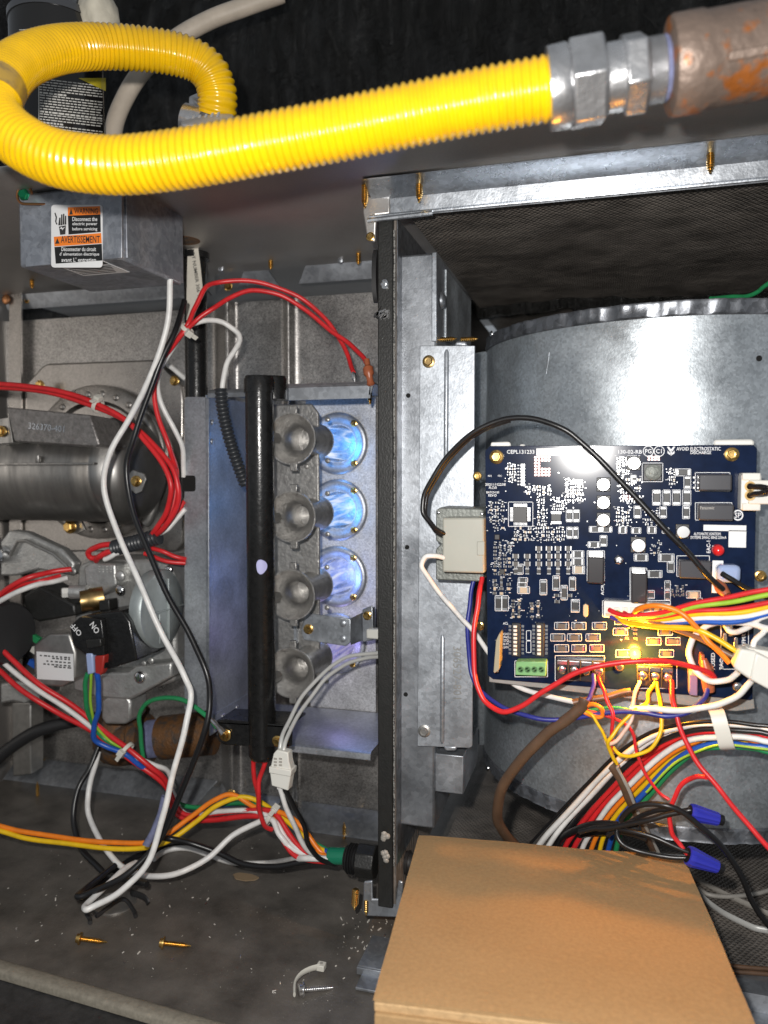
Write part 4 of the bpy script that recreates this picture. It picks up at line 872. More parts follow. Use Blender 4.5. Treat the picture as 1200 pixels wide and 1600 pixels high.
# chips
q = bxp('microcontroller', 802, 792, 824, 816, 0.0014, 'chip')
mb = MB()
for i in range(11):
    t = 803+i*1.95
    for (x0, y0, x1, y1) in ((t, 787, t+1, 792), (t, 816, t+1, 821)): a, b = at(x0, y1, YK), at(x1, y0, YK); mb.box(a.x, b.x, YK-0.0006, YK-0.0001, a.z, b.z)
    t = 793+i*2.0
    for (x0, y0, x1, y1) in ((797, t, 802, t+1), (824, t, 829, t+1)): a, b = at(x0, y1, YK), at(x1, y0, YK); mb.box(a.x, b.x, YK-0.0006, YK-0.0001, a.z, b.z)
build(mb, 'chip_pins', 'solder', q)
q = bxp('chip', 861, 803, 877, 814, 0.0013, 'chip')
mb = MB()
for i in range(9):
    for y in (799, 814.5): a, b = at(861.5+i*1.8, y+4, YK), at(862.5+i*1.8, y, YK); mb.box(a.x, b.x, YK-0.0006, YK-0.0001, a.z, b.z)
build(mb, 'chip_pins', 'solder', q)
for x, y in ((777, 839), (785, 893)): bxp('small_chip', x-4, y-4, x+4, y+4, 0.0011, 'chip')
for x0, y0, x1, y1, h, mt in ((918, 868, 944, 908, .010, 'relay'), (985, 893, 1010, 938, .010, 'relay'), (1088, 741, 1139, 766, .011, 'relay_clear'), (1088, 787, 1142, 811, .011, 'relay_clear'), (1059, 874, 1108, 900, .010, 'relay_clear')):
    q = bxp('relay', x0, y0, x1, y1, h, mt, bevel=0.0008)
    if mt == 'relay': bxp('relay_pad', x0+1, y0-7, x1-1, y0, 0.0006, 'solder', q)
    else:
        for k in range(3): bxp('relay_pin', x0-6, y0+3+k*8, x0-1, y0+7+k*8, 0.0008, 'solder', q) if x0 < 1088.5 and y0 < 780 else None
a = YK-0.0112; mb = MB(); text_px(mb, 'Panasonic', 1094, 791, 1116, 796, a); build(mb, 'relay_print', 'wire_grey', cb, smooth=False)
def can(x, y, rpx, h, mt='solder', nm='capacitor', base=True):
    p = at(x, y, YK); r = rpx*mpp(p); mb = MB()
    mb.lathe((p.x, YK, p.z), (0, -1, 0), [(0, r), (h*0.2, r), (h*0.25, r*0.94), (h*0.32, r), (h*0.93, r), (h, r*0.9)], 28); o = build(mb, nm, mt, cb)
    if base: bxp('capacitor_base', x-rpx-1, y-rpx-1, x+rpx+1, y+rpx+1, 0.001, 'chip', o)
    return o
for x, y, r in ((943, 757, 10), (943, 785, 10), (943, 812, 10), (990, 724, 10), (1066, 830, 10), (997, 851, 11)): can(x, y, r, 0.0062)
q = bxp('inductor', 1005, 725, 1034, 751, 0.002, 'chip'); p = at(1020, 738, YK); mb = MB(); mb.lathe((p.x, YK-0.002, p.z), (0, -1, 0), [(0, 0.0046), (0.0025, 0.0046), (0.0028, 0.0042)], 28); build(mb, 'inductor_core', 'lamina', q)
p = at(1121, 859, YK); mb = MB(); mb.lathe((p.x, YK, p.z), (0, -1, 0), [(0, .0033), (.004, .0032), (.0058, .0026), (.0066, .0015), (.0069, .0003)], 20); build(mb, 'red_led', 'red_led', cb)
# connectors
w = bxp('white_socket', 1152, 742, 1184, 795, 0.011, 'white_plastic', bevel=0.0006); bxp('plug', 1163, 750, 1201, 786, 0.014, 'nylon', w, 0.0006)
for y in (742, 788): bxp('latch', 1154, y-3, 1182, y+8, 0.0125, 'nylon', w, 0.0005)
for y in (760, 774): p = at(1172, y, YK-0.0142); mb = MB(); mb.lathe(p, (0, -1, 0), [(0, .0028), (.0006, .0028), (.0006, .0018), (0, .0018)], 18); build(mb, 'socket_ring', 'brass', w)
bxp('spade_block', 1112, 876, 1130, 926, 0.0006, 'label_white', bevel=0); bxp('spade_cover', 1116, 880, 1153, 906, 0.012, 'clear_blue', bevel=0.0025)
hd = bxp('pin_header', 943, 941, 1046, 962, 0.006, 'white_plastic', bevel=0.0004)
for k in range(8): bxp('pin', 947+k*12.4, 946, 955+k*12.4, 954, 0.0072, 'nylon', hd, 0.0002)
mb = MB(); mb.box(at(946, 962, YK).x, at(1043, 962, YK).x, YK-0.0075, YK-0.006, at(946, 959, YK).z, at(946, 955.5, YK).z); build(mb, 'pin_row', 'smd_tan', hd)
for x0 in (800, 837):
    dp = bxp('dip_switch', x0, 973, x0+14, 1024, 0.0025, 'chip')
    for k in range(8):
        bxp('switch_slider', x0+3, 976+k*6, x0+8.5, 979.5+k*6, 0.0034, 'white_plastic', dp, 0.0002)
    mb = MB()
    for k in range(8):
        for xx in (x0-5, x0+15): a, b = at(xx, 980+k*6, YK), at(xx+4, 976.5+k*6, YK); mb.box(a.x, b.x, YK-0.0007, YK-0.0001, a.z, b.z)
    build(mb, 'switch_pins', 'solder', dp)
gt = block('terminal_block', [(806, 1034), (854, 1034), (853, 1057), (805, 1055)], YK-0.009, 0.009, 'green_plastic', cb, 0.0006)
for k in range(4):
    p = at(813.5+k*10.8, 1046, YK-0.0091); mb = MB(); mb.lathe(p, (0, -1, 0), [(0, .0019), (.0006, .0019), (.0006, .0013), (0, .0013)], 16); mb.obox(p+V((0, -.0004, 0)), V((.0012, 0, .0008)), V((0, .0003, 0)), V((-.0002, 0, .0003))); build(mb, 'terminal_screw', 'green_dark', gt)
for (xx, n, yy) in ((869, 4, 1030), (995, 3, 1040)):
    tb_ = block('screw_terminal', [(xx, yy), (xx+n*19, yy+1.5*n/2), (xx+n*19, yy+34+n), (xx, yy+31)], YK-0.0035, 0.0035, 'relay', cb, 0.0005)
    for k in range(n):
        x = xx+9.5+k*19; y = yy+16+k*1.2
        screw(tb_, x, y, YK-0.0042, 7.5, 'solder', 'pan'); 
        p = at(x, y-11, YK-0.0036); mb = MB(); mb.box(p.x-.0028, p.x+.0028, YK-.0046, YK-.0035, p.z-.001, p.z+.001); build(mb, 'terminal_clip', 'solder', tb_)
        if k: bxp('terminal_rib', xx+k*19-1, yy, xx+k*19+1, yy+30, 0.0062, 'relay', tb_)
# fuse, crystal, spade tabs, upright daughter card
fz = block('fuse', [(1077, 1050), (1090, 1052), (1090, 1088), (1077, 1086)], YK-0.010, 0.010, 'fuse_purple', cb, 0.0005); block('fuse_top', [(1077, 1042), (1089, 1044), (1089, 1058), (1078, 1056)], YK-0.0105, 0.002, 'smd_tan', fz)
block('crystal', rrect(911, 944, 919, 964, 4), YK-0.0028, 0.0028, 'smd_tan', cb, 0.0006)
for x, y in ((1098, 1032), (1112, 1050), (1142, 985), (1150, 1005), (1133, 998)): block('spade_tab', [(x-3, y-9), (x+3, y-9), (x+4, y+10), (x-4, y+10)], YK-0.008, 0.008, 'spade_copper' if x < 1120 else 'solder', cb, 0.0004)
q = block('daughter_card', [(775, 1001), (780, 990), (782, 992), (780, 1046), (773, 1052), (771, 1050)], YK-0.014, 0.014, 'pcb_edge', cb, 0.0003)
for k in range(7): bxp('solder_joint', 779, 1004+k*6, 783, 1007+k*6, 0.012, 'solder', q, 0.0003)
# labels
lw = bxp('part_label', 838, 700, 930, 712, 0.0002, 'label_white', bevel=0); mb = MB()
text_px(mb, 'HK42FZ059', 845, 703.5, 868, 708.5, YK-0.0003, bold=False); build(mb, 'label_print', 'wire_grey', lw, smooth=False)
mb = MB()
for (x0, y0, x1, y1) in ((1099, 821, 1166, 829), (1138, 829, 1166, 855)): a, b = at(x0, y1, YK), at(x1, y0, YK); mb.box(a.x, b.x, YK-0.0003, YK-0.0001, a.z, b.z)
build(mb, 'serial_label', 'label_white', cb)
# silkscreen lettering and outlines
mb = MB(); Ys = YK-0.00015
for s, x0, y0, x1, y1 in (('CEPL131233', 792, 703, 835, 709), ('AVOID ELECTROSTATIC', 1057, 698.5, 1126, 704), ('DISCHARGE', 1079, 704.5, 1111, 709.5), ('130-02-RB', 966, 703, 1003, 709), ('PG', 1008, 701.5, 1018, 708.5), ('C1', 1025, 701.5, 1034, 708.5), ('AUTOMATIC IGNITION', 1084, 832, 1126, 836.5), ('SYSTEMS 24VAC 60HZ 250mA', 1079, 837.5, 1135, 842),
                          ('COM 0', 980, 711, 1000, 715), ('431', 762, 742, 768, 745), ('HDC', 778, 742, 784, 745), ('PLCV0', 764, 760, 776, 764), ('BATCH 00', 760, 767.5, 780, 771), ('REV-D', 763, 772, 776, 776), ('ACL', 786, 972, 794, 976), ('202111G238', 758, 755, 790, 759),
                          ('C/C', 786, 989, 795, 992.5), ('CPHO', 784, 994, 795, 997.5), ('TSTO', 784, 999, 795, 1003), ('DLYT', 785, 1004.5, 795, 1008), ('OPTV', 786, 1010, 795, 1013.5), ('FUSED', 1111, 1020, 1117, 1046) , ('TWIN', 884, 1054, 898, 1060)):
    text_px(mb, s, x0, y0, x1, y1, Ys, 0, 0 if s != 'FUSED' else 3, True)
text_px(mb, 'EAC-1', 1104, 845, 1110, 864, Ys, 0, 3); text_px(mb, 'EAC-2', 1124, 1022, 1130, 1046, Ys, 0, 3); text_px(mb, 'XFMR', 1159, 990, 1165, 1012, Ys, 0, 3); text_px(mb, 'ACRJ', 939, 912, 945, 930, Ys, 0, 3)
def ringp(cx, cy, r, w=1.2, n=28):
    o = len(mb.v); V_ = [at(cx+(r-k*w)*math.cos(2*math.pi*j/n), cy+(r-k*w)*math.sin(2*math.pi*j/n), Ys) for k in (0, 1) for j in range(n)]
    mb.add(V_, [(j, (j+1) % n, n+(j+1) % n, n+j) for j in range(n)])
def rectl(x0, y0, x1, y1, w=0.9):
    for (a, b, c, d) in ((x0, y0, x1, y0+w), (x0, y1-w, x1, y1), (x0, y0, x0+w, y1), (x1-w, y0, x1, y1)): mb.add([at(a, b, Ys), at(c, b, Ys), at(c, d, Ys), at(a, d, Ys)], [(0, 1, 2, 3)])
ringp(1013, 705, 8.5); ringp(1030, 705, 8.5); ringp(1153, 805, 8.5, 2.2); text_px(mb, 'SP', 1148, 801, 1158, 809, Ys)
# static-sensitive mark: hand and slash
for P in ([(1042, 698), (1045, 698), (1050, 704), (1047, 706)], [(1055, 698), (1052, 698), (1047, 704), (1050, 706)], [(1043, 704), (1047, 708), (1047, 711), (1043, 708)], [(1054, 704), (1050, 708), (1050, 711), (1054, 708)], [(1047.5, 706), (1050, 706), (1049, 712), (1048, 712)]): mb.add([at(x, y, Ys) for x, y in P], [tuple(range(len(P)))])
for R_ in ((794, 784, 833, 823), (1003, 723, 1036, 753), (1086, 738, 1141, 768), (1086, 785, 1144, 813), (917, 860, 945, 909), (984, 887, 1011, 939), (1057, 868, 1109, 901), (941, 938, 1048, 964), (822, 985, 830, 1001), (822, 1001, 830, 1020), (804, 1032, 856, 1058), (867, 1024, 945, 1064), (995, 1038, 1058, 1076), (1126, 975, 1170, 1046)): rectl(*R_)
build(mb, 'silkscreen', 'silk', cb, smooth=False, kind='stuff')
# ---- surface mounted parts: body with two bright end caps, sharing meshes
def smd_mesh(key, body, cap, ax):
    mb = MB()
    if ax: mb.box(-.34, .34, -1, 0, -.5, .5, 0); mb.box(-.5, -.34, -.9, 0, -.5, .5, 1); mb.box(.34, .5, -.9, 0, -.5, .5, 1)
    else: mb.box(-.5, .5, -1, 0, -.34, .34, 0); mb.box(-.5, .5, -.9, 0, -.5, -.34, 1); mb.box(-.5, .5, -.9, 0, .34, .5, 1)
    o = build(mb, key, [body, cap], smooth=False); me = o.data; off = WL[o.name]
    for v in me.vertices: v.co += off
    bpy.data.objects.remove(o); return me
SM = {('r', a): smd_mesh('resistor', 'chip', 'solder', a) for a in (0, 1)}
SM.update({('g', a): smd_mesh('resistor_grey', 'smd_grey', 'solder', a) for a in (0, 1)})
SM.update({('c', a): smd_mesh('capacitor', 'smd_tan', 'solder', a) for a in (0, 1)})
cnt = [0]
def smd(kind, x0, y0, x1, y1, h, name=None):
    a, b = at(x0, y1, YK), at(x1, y0, YK); w, hh = b.x-a.x, b.z-a.z
    o = bpy.data.objects.new(name or {'r': 'resistor', 'g': 'diode', 'c': 'chip_capacitor'}[kind], SM[(kind, 1 if w > hh else 0)]); COL.objects.link(o); cnt[0] += 1
    o.parent = cb; o.scale = (w, h, hh); o.location = V(((a.x+b.x)/2, YK, (a.z+b.z)/2))-wl(cb)
BIG = [(1021, 767, 1031, 788), (1037, 767, 1046, 788), (1052, 767, 1062, 788), (1068, 767, 1078, 788), (1068, 792, 1076, 809), (1056, 734, 1078, 742), (1070, 745, 1078, 762), (992, 792, 1000, 808), (1032, 793, 1040, 808), (1030, 867, 1052, 876), (1044, 878, 1052, 893),
       (992, 867, 1011, 875), (1012, 893, 1033, 901), (1013, 924, 1021, 934), (1074, 925, 1093, 933), (1040, 909, 1046, 920), (1040, 924, 1046, 936), (809, 883, 816, 896), (845, 907, 853, 928), (865, 901, 873, 921), (878, 916, 885, 936), (891, 903, 898, 921), (775, 932, 783, 953), (785, 932, 793, 953), (895, 862, 911, 870), (895, 874, 911, 882), (896, 885, 912, 895), (811, 904, 823, 909), (810, 911, 822, 916), (810, 918, 826, 926), (894, 938, 904, 955), (920, 848, 936, 854), (939, 838, 947, 852), (922, 824, 938, 830), (940, 824, 955, 830),
       (886, 798, 893, 814), (897, 798, 904, 814), (887, 825, 893, 840), (897, 825, 902, 840), (968, 824, 978, 832), (988, 826, 1000, 832), (1013, 824, 1024, 832), (1036, 826, 1044, 832), (1090, 936, 1096, 940), (987, 744, 993, 752)]
for R_ in BIG: smd('c' if R_ in ((896, 885, 912, 895), (810, 918, 826, 926), (1074, 925, 1093, 933)) else 'r', *R_, 0.0009)
for r_, (y, xs) in enumerate(((978, (868, 895, 927)), (996, (862, 888, 917)), (1013, (868, 895, 923)), (970, (1045, 962)), (987, (960, 1030)), (1002, (1012, 1042)), (1021, (1032, 964)))):
    for x in xs: smd('g', x+1, y-3.2, x+18, y+3.2, 0.0009); 
CL = []
def cluster(x0, y0, x1, y1, nx, ny, w, h, kinds='rrgggc', keep=0.9):
    CL.append((x0, y0, x1, y1, nx, ny, w, h)); w *= 0.8; h *= 0.85
    for i in range(nx):
        for j in range(ny):
            if rnd.random() > keep: continue
            x = x0+(x1-x0)*(i+0.5)/nx+rnd.uniform(-.6, .6); y = y0+(y1-y0)*(j+0.5)/ny+rnd.uniform(-.5, .5)
            a, b = (w, h) if rnd.random() < 0.75 else (h, w); smd(rnd.choice(kinds), x-a/2, y-b/2, x+a/2, y+b/2, 0.0007)
cluster(792, 722, 806, 752, 2, 7, 6, 2.6); cluster(763, 783, 790, 828, 3, 8, 6.5, 3); cluster(822, 758, 862, 774, 5, 3, 6, 3.5); cluster(838, 778, 852, 822, 2, 8, 5.5, 3.2)
cluster(882, 748, 912, 784, 4, 7, 6, 3); cluster(862, 776, 882, 798, 3, 4, 5, 3.4); cluster(770, 846, 800, 900, 4, 9, 6, 3.5); cluster(802, 822, 832, 846, 4, 4, 6, 3.6); cluster(836, 822, 884, 846, 6, 4, 5.5, 3.6)
cluster(768, 903, 800, 930, 3, 4, 8, 4.5); cluster(797, 936, 816, 966, 2, 6, 7, 3.2); cluster(826, 940, 846, 966, 2, 6, 7, 3.2); cluster(963, 714, 984, 742, 3, 6, 5.5, 3.2); cluster(968, 746, 1002, 786, 4, 6, 6, 3.6); cluster(962, 792, 984, 822, 3, 5, 6, 3.4)
cluster(1006, 796, 1030, 822, 3, 4, 6, 3.8); cluster(1044, 732, 1056, 758, 2, 5, 5, 3.2); cluster(1020, 846, 1032, 866, 2, 4, 5, 3.2); cluster(860, 926, 900, 944, 2, 2, 10, 5); cluster(1047, 914, 1070, 932, 3, 3, 6, 4); cluster(884, 968, 912, 974, 2, 1, 9, 5); cluster(972, 980, 1000, 1000, 2, 3, 7, 4)
# columns of transistors with three legs in the input stages
for i, x in enumerate((806, 824, 842, 858, 872, 888)):
    for j, y in enumerate((856, 868, 880)):
        if i < 2 and j == 0: continue
        smd('g', x-5, y-2.5, x+5, y+4, 0.0011, 'transistor'); smd('g', x-2, y+5, x+2, y+8, 0.0008)
    smd('r', x-3, 888, x+3, 897, 0.0009)
mb = MB()
for (x0, y0, x1, y1) in BIG: rectl(x0-1.8, y0-1.8, x1+1.8, y1+1.8, 0.8)
for y, xs in ((978, (868, 895, 927)), (996, (862, 888, 917)), (1013, (868, 895, 923)), (970, (1045, 962)), (987, (960, 1030)), (1002, (1012, 1042)), (1021, (1032, 964))):
    for x in xs: rectl(x-2, y-6, x+21, y+6, 0.8)
tag(build(mb, 'part_outlines', 'silk', cb, smooth=False), kind='stuff')
# pads, vias and copper lettering too small to pick apart
mb = MB()
def pad(x, y, w, h, m=0): a, b = at(x-w/2, y+h/2, YK), at(x+w/2, y-h/2, YK); mb.box(a.x, b.x, YK-0.00012-0.0001*m, YK-0.00002, a.z, b.z, m)
for i in range(5):
    for j in range(7):
        if i > 1 and 1 < j < 4: continue
        pad(837+i*5.2, 714.5+j*4.6, 4.8, 4.2, 0); pad(837+i*5.2, 714.5+j*4.6, 2.4, 2.4, 1)
for i in range(4):
    for j in range(2): pad(1014+i*5, 714+j*4, 4.6, 3.6, 0); pad(1014+i*5, 714+j*4, 2.6, 2.4, 1); pad(974+i*5, 775+j*4, 4, 3.4, 0); pad(974+i*5, 775+j*4, 2.2, 2, 1)
for (x0, y0, x1, y1, nx, ny, w, h) in CL:      # tiny neighbours, joints and designators inside each cluster
    for i in range(int(nx*ny*1.7)):
        x, y = rnd.uniform(x0-3, x1+3), rnd.uniform(y0-2, y1+2)
        if rnd.random() < 0.5: pad(x, y, rnd.uniform(1.0, 2.0), rnd.uniform(1.0, 2.0), 1)
        else: pad(x, y, rnd.uniform(2.0, 4.2), 0.9, 2)
for i in range(70): pad(rnd.uniform(770, 1080), rnd.uniform(722, 1020), 1.3, 1.3, 1)
pad(878, 722, 3, 40, 1) if False else None
for i in range(7): pad(817, 727+i*5, 6, 3.6, 1); pad(810, 727+i*5, 3, 2, 2)
tag(build(mb, 'solder_pads', ['pad_red', 'solder', 'silk'], cb, smooth=False), kind='stuff')
print('smd parts', cnt[0])
# the lit amber indicator
p = at(992, 1021, YK)
ld = MB(); ld.lathe((p.x, YK-0.0001, p.z), (0, -1, 0), [(0, 0.0032), (0.0016, 0.0032), (0.0030, 0.0025), (0.0037, 0.0008)], 18); build(ld, 'amber_led', 'led_lens', cb)
l = bpy.data.lights.new('amber_led_light', 'POINT'); l.energy = 0.46; l.color = (1.0, 0.40, 0.02); l.shadow_soft_size = 0.0025
lo = bpy.data.objects.new('amber_led_light', l); COL.objects.link(lo); lo.location = (p.x, YK-0.010, p.z)
# ================================================================== wires, left compartment
G = 0.0022   # a wire lying on the floor
wire('lead_wire', 'wire_white', 9.6, [(266, 436, .50), (263, 495, .505), (243, 570, .505), (203, 652, .505), (170, 712, .50), (163, 765, .50), (183, 830, .50), (222, 920, .495), (258, 1000, .495), (288, 1055, .49), (298, 1088, .49), (289, 1140, .48), (270, 1210, .475), (255, 1275, .468), (232, 1345, .46), (190, 1392, .45), (150, 1414, .443), (133, 1421, .440), (140, 1408, .452), (190, 1362, .49), (212, 1348, .51)], label='long white lead looping from junction box down to the floor')
wire('lead_wire', 'wire_black', 9.6, [(288, 470, .53), (277, 510, .515), (258, 550, .508), (236, 605, .505), (212, 675, .503), (198, 725, .503), (203, 780, .503), (226, 848, .50), (262, 930, .497), (298, 995, .495), (322, 1050, .492), (328, 1095, .49), (318, 1150, .485), (292, 1215, .485), (268, 1275, .485), (240, 1325, .48), (190, 1372, .465), (140, 1395, .458), (121, 1401, .455), (135, 1388, .47), (180, 1352, .50)], label='long black lead hanging beside the white loop over the inducer')
wire('splice_wrap', 'thread_sealant', 12, [(258, 1245, .484), (250, 1275, .483), (240, 1300, .482), (228, 1322, .479)], label='purple smudged wrap where the hanging leads cross', cat='wire')
wire('lead_wire', 'wire_black', 9, [(155, 1165, .56), (140, 1200, .55), (121, 1235, .54), (115, 1280, .53), (124, 1320, .52), (150, 1352, .51), (175, 1369, .505), (230, 1382, .49)], label='thin black lead looping beside white lead under the valve')
wire('lead_wire', 'wire_white', 9, [(154, 1175, .56), (146, 1205, .55), (138, 1240, .54), (139, 1275, .535), (158, 1315, .52), (180, 1345, .51), (205, 1362, .505), (240, 1369, .50), (280, 1364, .50), (325, 1340, .515), (365, 1305, .53), (400, 1286, .535), (424, 1281, .535), (438, 1305, .53), (455, 1325, .53), (490, 1338, .53), (520, 1343, .53)], label='white lead looping along floor from valve to green sleeve')
wire('lead_wire', 'wire_white', 9, [(240, 1342, None, G+.004), (262, 1328, None, G), (295, 1326, None, G), (330, 1337, None, G), (370, 1349, None, G), (420, 1348, None, G), (470, 1342, .525), (520, 1342, .528)], label='white lead lying lowest along the floor into the sleeve')
wire('lead_wire', 'wire_black', 9, [(236, 1305, .50), (262, 1310, .515), (300, 1318, .52), (340, 1332, .525), (380, 1350, .525), (430, 1354, .525), (480, 1346, .527), (520, 1344, .529)], label='black lead lying lowest along the floor into the sleeve')
wire('lead_wire', 'wire_black', 10, [(125, 1403, None, G), (165, 1372, None, G), (215, 1338, None, G+.001), (280, 1322, None, G), (330, 1330, None, G)], label='black lead flat on floor behind the white wire tip')
hb = thing('floor_grommet', atz(195, 1425, 0.0), 'dark floor knockout with loose rubber scraps under wire ends', 'grommet')
mb = MB(); c = atz(180, 1412, 0.0); mb.lathe(c, (0, 0, 1), [(0, 0.016), (0.0012, 0.016), (0.0018, 0.014), (0.0018, .001)], 30); build(mb, 'disc', 'steel_dull', hb)
mb = MB(); mb.tube(spline([atz(*q) for q in ((150, 1432, .004), (190, 1405, .006), (207, 1420, .004), (212, 1432, .003))], 6), 0.0016, 7); mb.tube(spline([atz(*q) for q in ((205, 1395, .004), (225, 1402, .006), (232, 1412, .003))], 6), 0.0028, 7, flat=0.4); mb.tube(spline([atz(*q) for q in ((135, 1428, .004), (140, 1436, .002), (141, 1442, .002))], 6), 0.0016, 7); build(mb, 'rubber_scrap', 'black_rubber', hb)
# red pair over the top to the rollout switches
wire('rollout_wire', 'wire_red', 7.5, [(262, 545, .53), (280, 525, .53), (293, 508, .53), (305, 480, .535), (320, 452, .54), (340, 441, .55), (385, 439, .56), (430, 448, .57), (470, 466, .58), (505, 495, .585), (528, 525, .585), (545, 560, .58), (552, 582, .57)], label='upper red wire arching over the vestibule panel')
wire('rollout_wire', 'wire_red', 7.5, [(258, 556, .528), (285, 522, .525), (305, 502, .53), (330, 484, .535), (360, 465, .545), (395, 454, .555), (435, 460, .565), (475, 483, .573), (515, 515, .575), (545, 537, .573), (565, 555, .565), (573, 568, .56)], label='lower red wire arching over the vestibule panel')
t = thing('spade_terminal', at(574, 600, .56), 'red shrink-wrapped spade terminal beside the black divider', 'terminal')
mb = MB(); mb.tube(spline([at(573, 562, .56), at(575, 575, .558), at(577, 588, .556), at(580, 603, .556)], 4), [.0022]*4+[.0040]*4+[.0026]*3+[.0034, .002], 10); build(mb, 'shrink_sleeve', 'spade_copper', t); mb = MB(); mb.prism([at(x, y, .556) for x, y in ((578, 600), (583, 602), (580, 614), (576, 618))], (0, .001, 0)); build(mb, 'lug', 'steel_bright', t)
mb = MB(); mb.tube([at(551, 580, .571), at(553, 588, .570), at(554, 597, .570)], [.0016, .0021, .0010], 8); build(mb, 'wire_tip', 'steel_bright', label='bare stripped end of the red arching wire', cat='terminal')
wire('sensor_wire', 'wire_white', 8.5, [(250, 575, .53), (275, 535, .533), (295, 510, .535), (318, 501, .54), (345, 503, .55), (366, 515, .555), (375, 530, .555), (366, 548, .55), (353, 572, .545), (348, 606, .543), (349, 625, .543)], label='white wire curving into the corrugated sleeve by the manifold')
wire('rollout_wire', 'wire_red', 8, [(258, 556, .53), (245, 585, .53), (241, 620, .53), (250, 660, .53), (265, 700, .532), (274, 730, .54)], label='red wire dropping behind the white loop')
wire('sensor_wire', 'wire_white', 8, [(250, 575, .535), (246, 605, .54), (256, 640, .545), (275, 675, .55), (286, 705, .555), (287, 745, .56)], label='white wire dropping behind the burner box flange')
wire('sensor_wire', 'wire_white', 8, [(262, 570, .60), (275, 580, .60), (290, 592, .60)], label='short white wire end by the black vent pipe')
ziptie(at(292, 514, .529), at(305, 500, .53)-at(280, 528, .53), 0.0050, label='clear cable tie where red wires leave the vent pipe', head=(0.5, -0.6, -0.8))
cs = thing('wire_conduit', at(370, 755, .54), 'ribbed black conduit hanging beside the manifold top', 'conduit'); mb = MB()
corrugated(mb, spline([at(345, 608, .543), at(348, 640, .543), at(357, 680, .545), at(370, 722, .548), at(384, 758, .553)], 12), 10.3*mpp(at(350, 650, .543)), 0.0013, 0.0031, 18); build(mb, 'sleeve', 'conduit', cs, ang=70)
cs = thing('wire_conduit', at(212, 865, .55), 'short ribbed black conduit lying above the gas valve', 'conduit'); mb = MB()
corrugated(mb, spline([at(180, 856, .55), at(200, 851, .548), at(225, 845, .546), at(248, 838, .546)], 12), 13*mpp(at(210, 850, .55)), 0.0014, 0.0032, 18); build(mb, 'sleeve', 'conduit', cs, ang=70)
# main red pair from the left
wire('limit_wire', 'wire_red', 8.5, [(-10, 600, .53), (40, 603, .53), (90, 611, .53), (140, 626, .53), (190, 652, .53), (228, 690, .53), (256, 728, .53), (267, 760, .53), (262, 795, .535), (245, 825, .54), (232, 842, .546)], label='inner red wire sweeping from the left edge into the conduit')
wire('limit_wire', 'wire_red', 8.5, [(-10, 605, .534), (45, 608, .534), (95, 618, .534), (145, 634, .534), (195, 657, .534), (238, 692, .534), (268, 730, .534), (279, 765, .534), (273, 800, .537), (255, 825, .54), (240, 838, .546)], label='outer red wire sweeping from the left edge into the conduit')
wire('limit_wire', 'wire_red', 8, [(265, 700, .545), (276, 740, .55), (270, 790, .55), (258, 818, .55)], label='short red wire between the sweeping pair and conduit')
ziptie(at(153, 634, .532), (1, 0, -0.45), 0.0052, label='clear cable tie on red wires over the number block', head=(0.3, -0.5, 1))
wire('limit_wire', 'wire_red', 7, [(288, 784, .56), (276, 800, .555), (262, 818, .55), (248, 832, .548)], label='red wire leaving the conduit toward the flange')
wire('limit_wire', 'wire_white', 8, [(290, 795, .56), (275, 812, .556), (262, 826, .552), (246, 836, .549)], label='white wire leaving the conduit toward the flange')
wire('limit_wire', 'wire_red', 7, [(230, 855, .548), (255, 862, .55), (275, 870, .555), (290, 874, .56)], label='upper red wire right of the short conduit')
wire('limit_wire', 'wire_red', 7, [(225, 865, .55), (258, 876, .553), (290, 880, .56)], label='lower red wire right of the short conduit')
wire('limit_wire', 'wire_red', 9, [(182, 851, .55), (160, 852, .548), (143, 858, .548), (138, 866, .55), (146, 872, .552), (168, 868, .552)], label='red wire loop left of the short conduit')
wire('limit_wire', 'wire_red', 9, [(182, 860, .549), (168, 863, .546), (156, 869, .546), (150, 876, .55)], label='red wire end curled under the short conduit')
wire('limit_wire', 'wire_white', 8, [(184, 864, .548), (176, 868, .546), (164, 874, .546)], label='white wire end under the short conduit')
wire('valve_wire', 'wire_red', 8.5, [(-10, 936, .52), (15, 918, .52), (45, 902, .525), (80, 894, .54), (112, 889, .55)], label='red wire from the left edge to valve top')
wire('valve_wire', 'wire_white', 8.5, [(-10, 945, .518), (20, 928, .518), (50, 916, .523), (80, 909, .538), (105, 903, .55)], label='white wire from the left edge to valve top')
wire('valve_wire', 'wire_red', 6, [(-10, 940, .525), (25, 918, .525), (60, 908, .53), (95, 899, .545)], label='thin red wire between the pair at valve top')
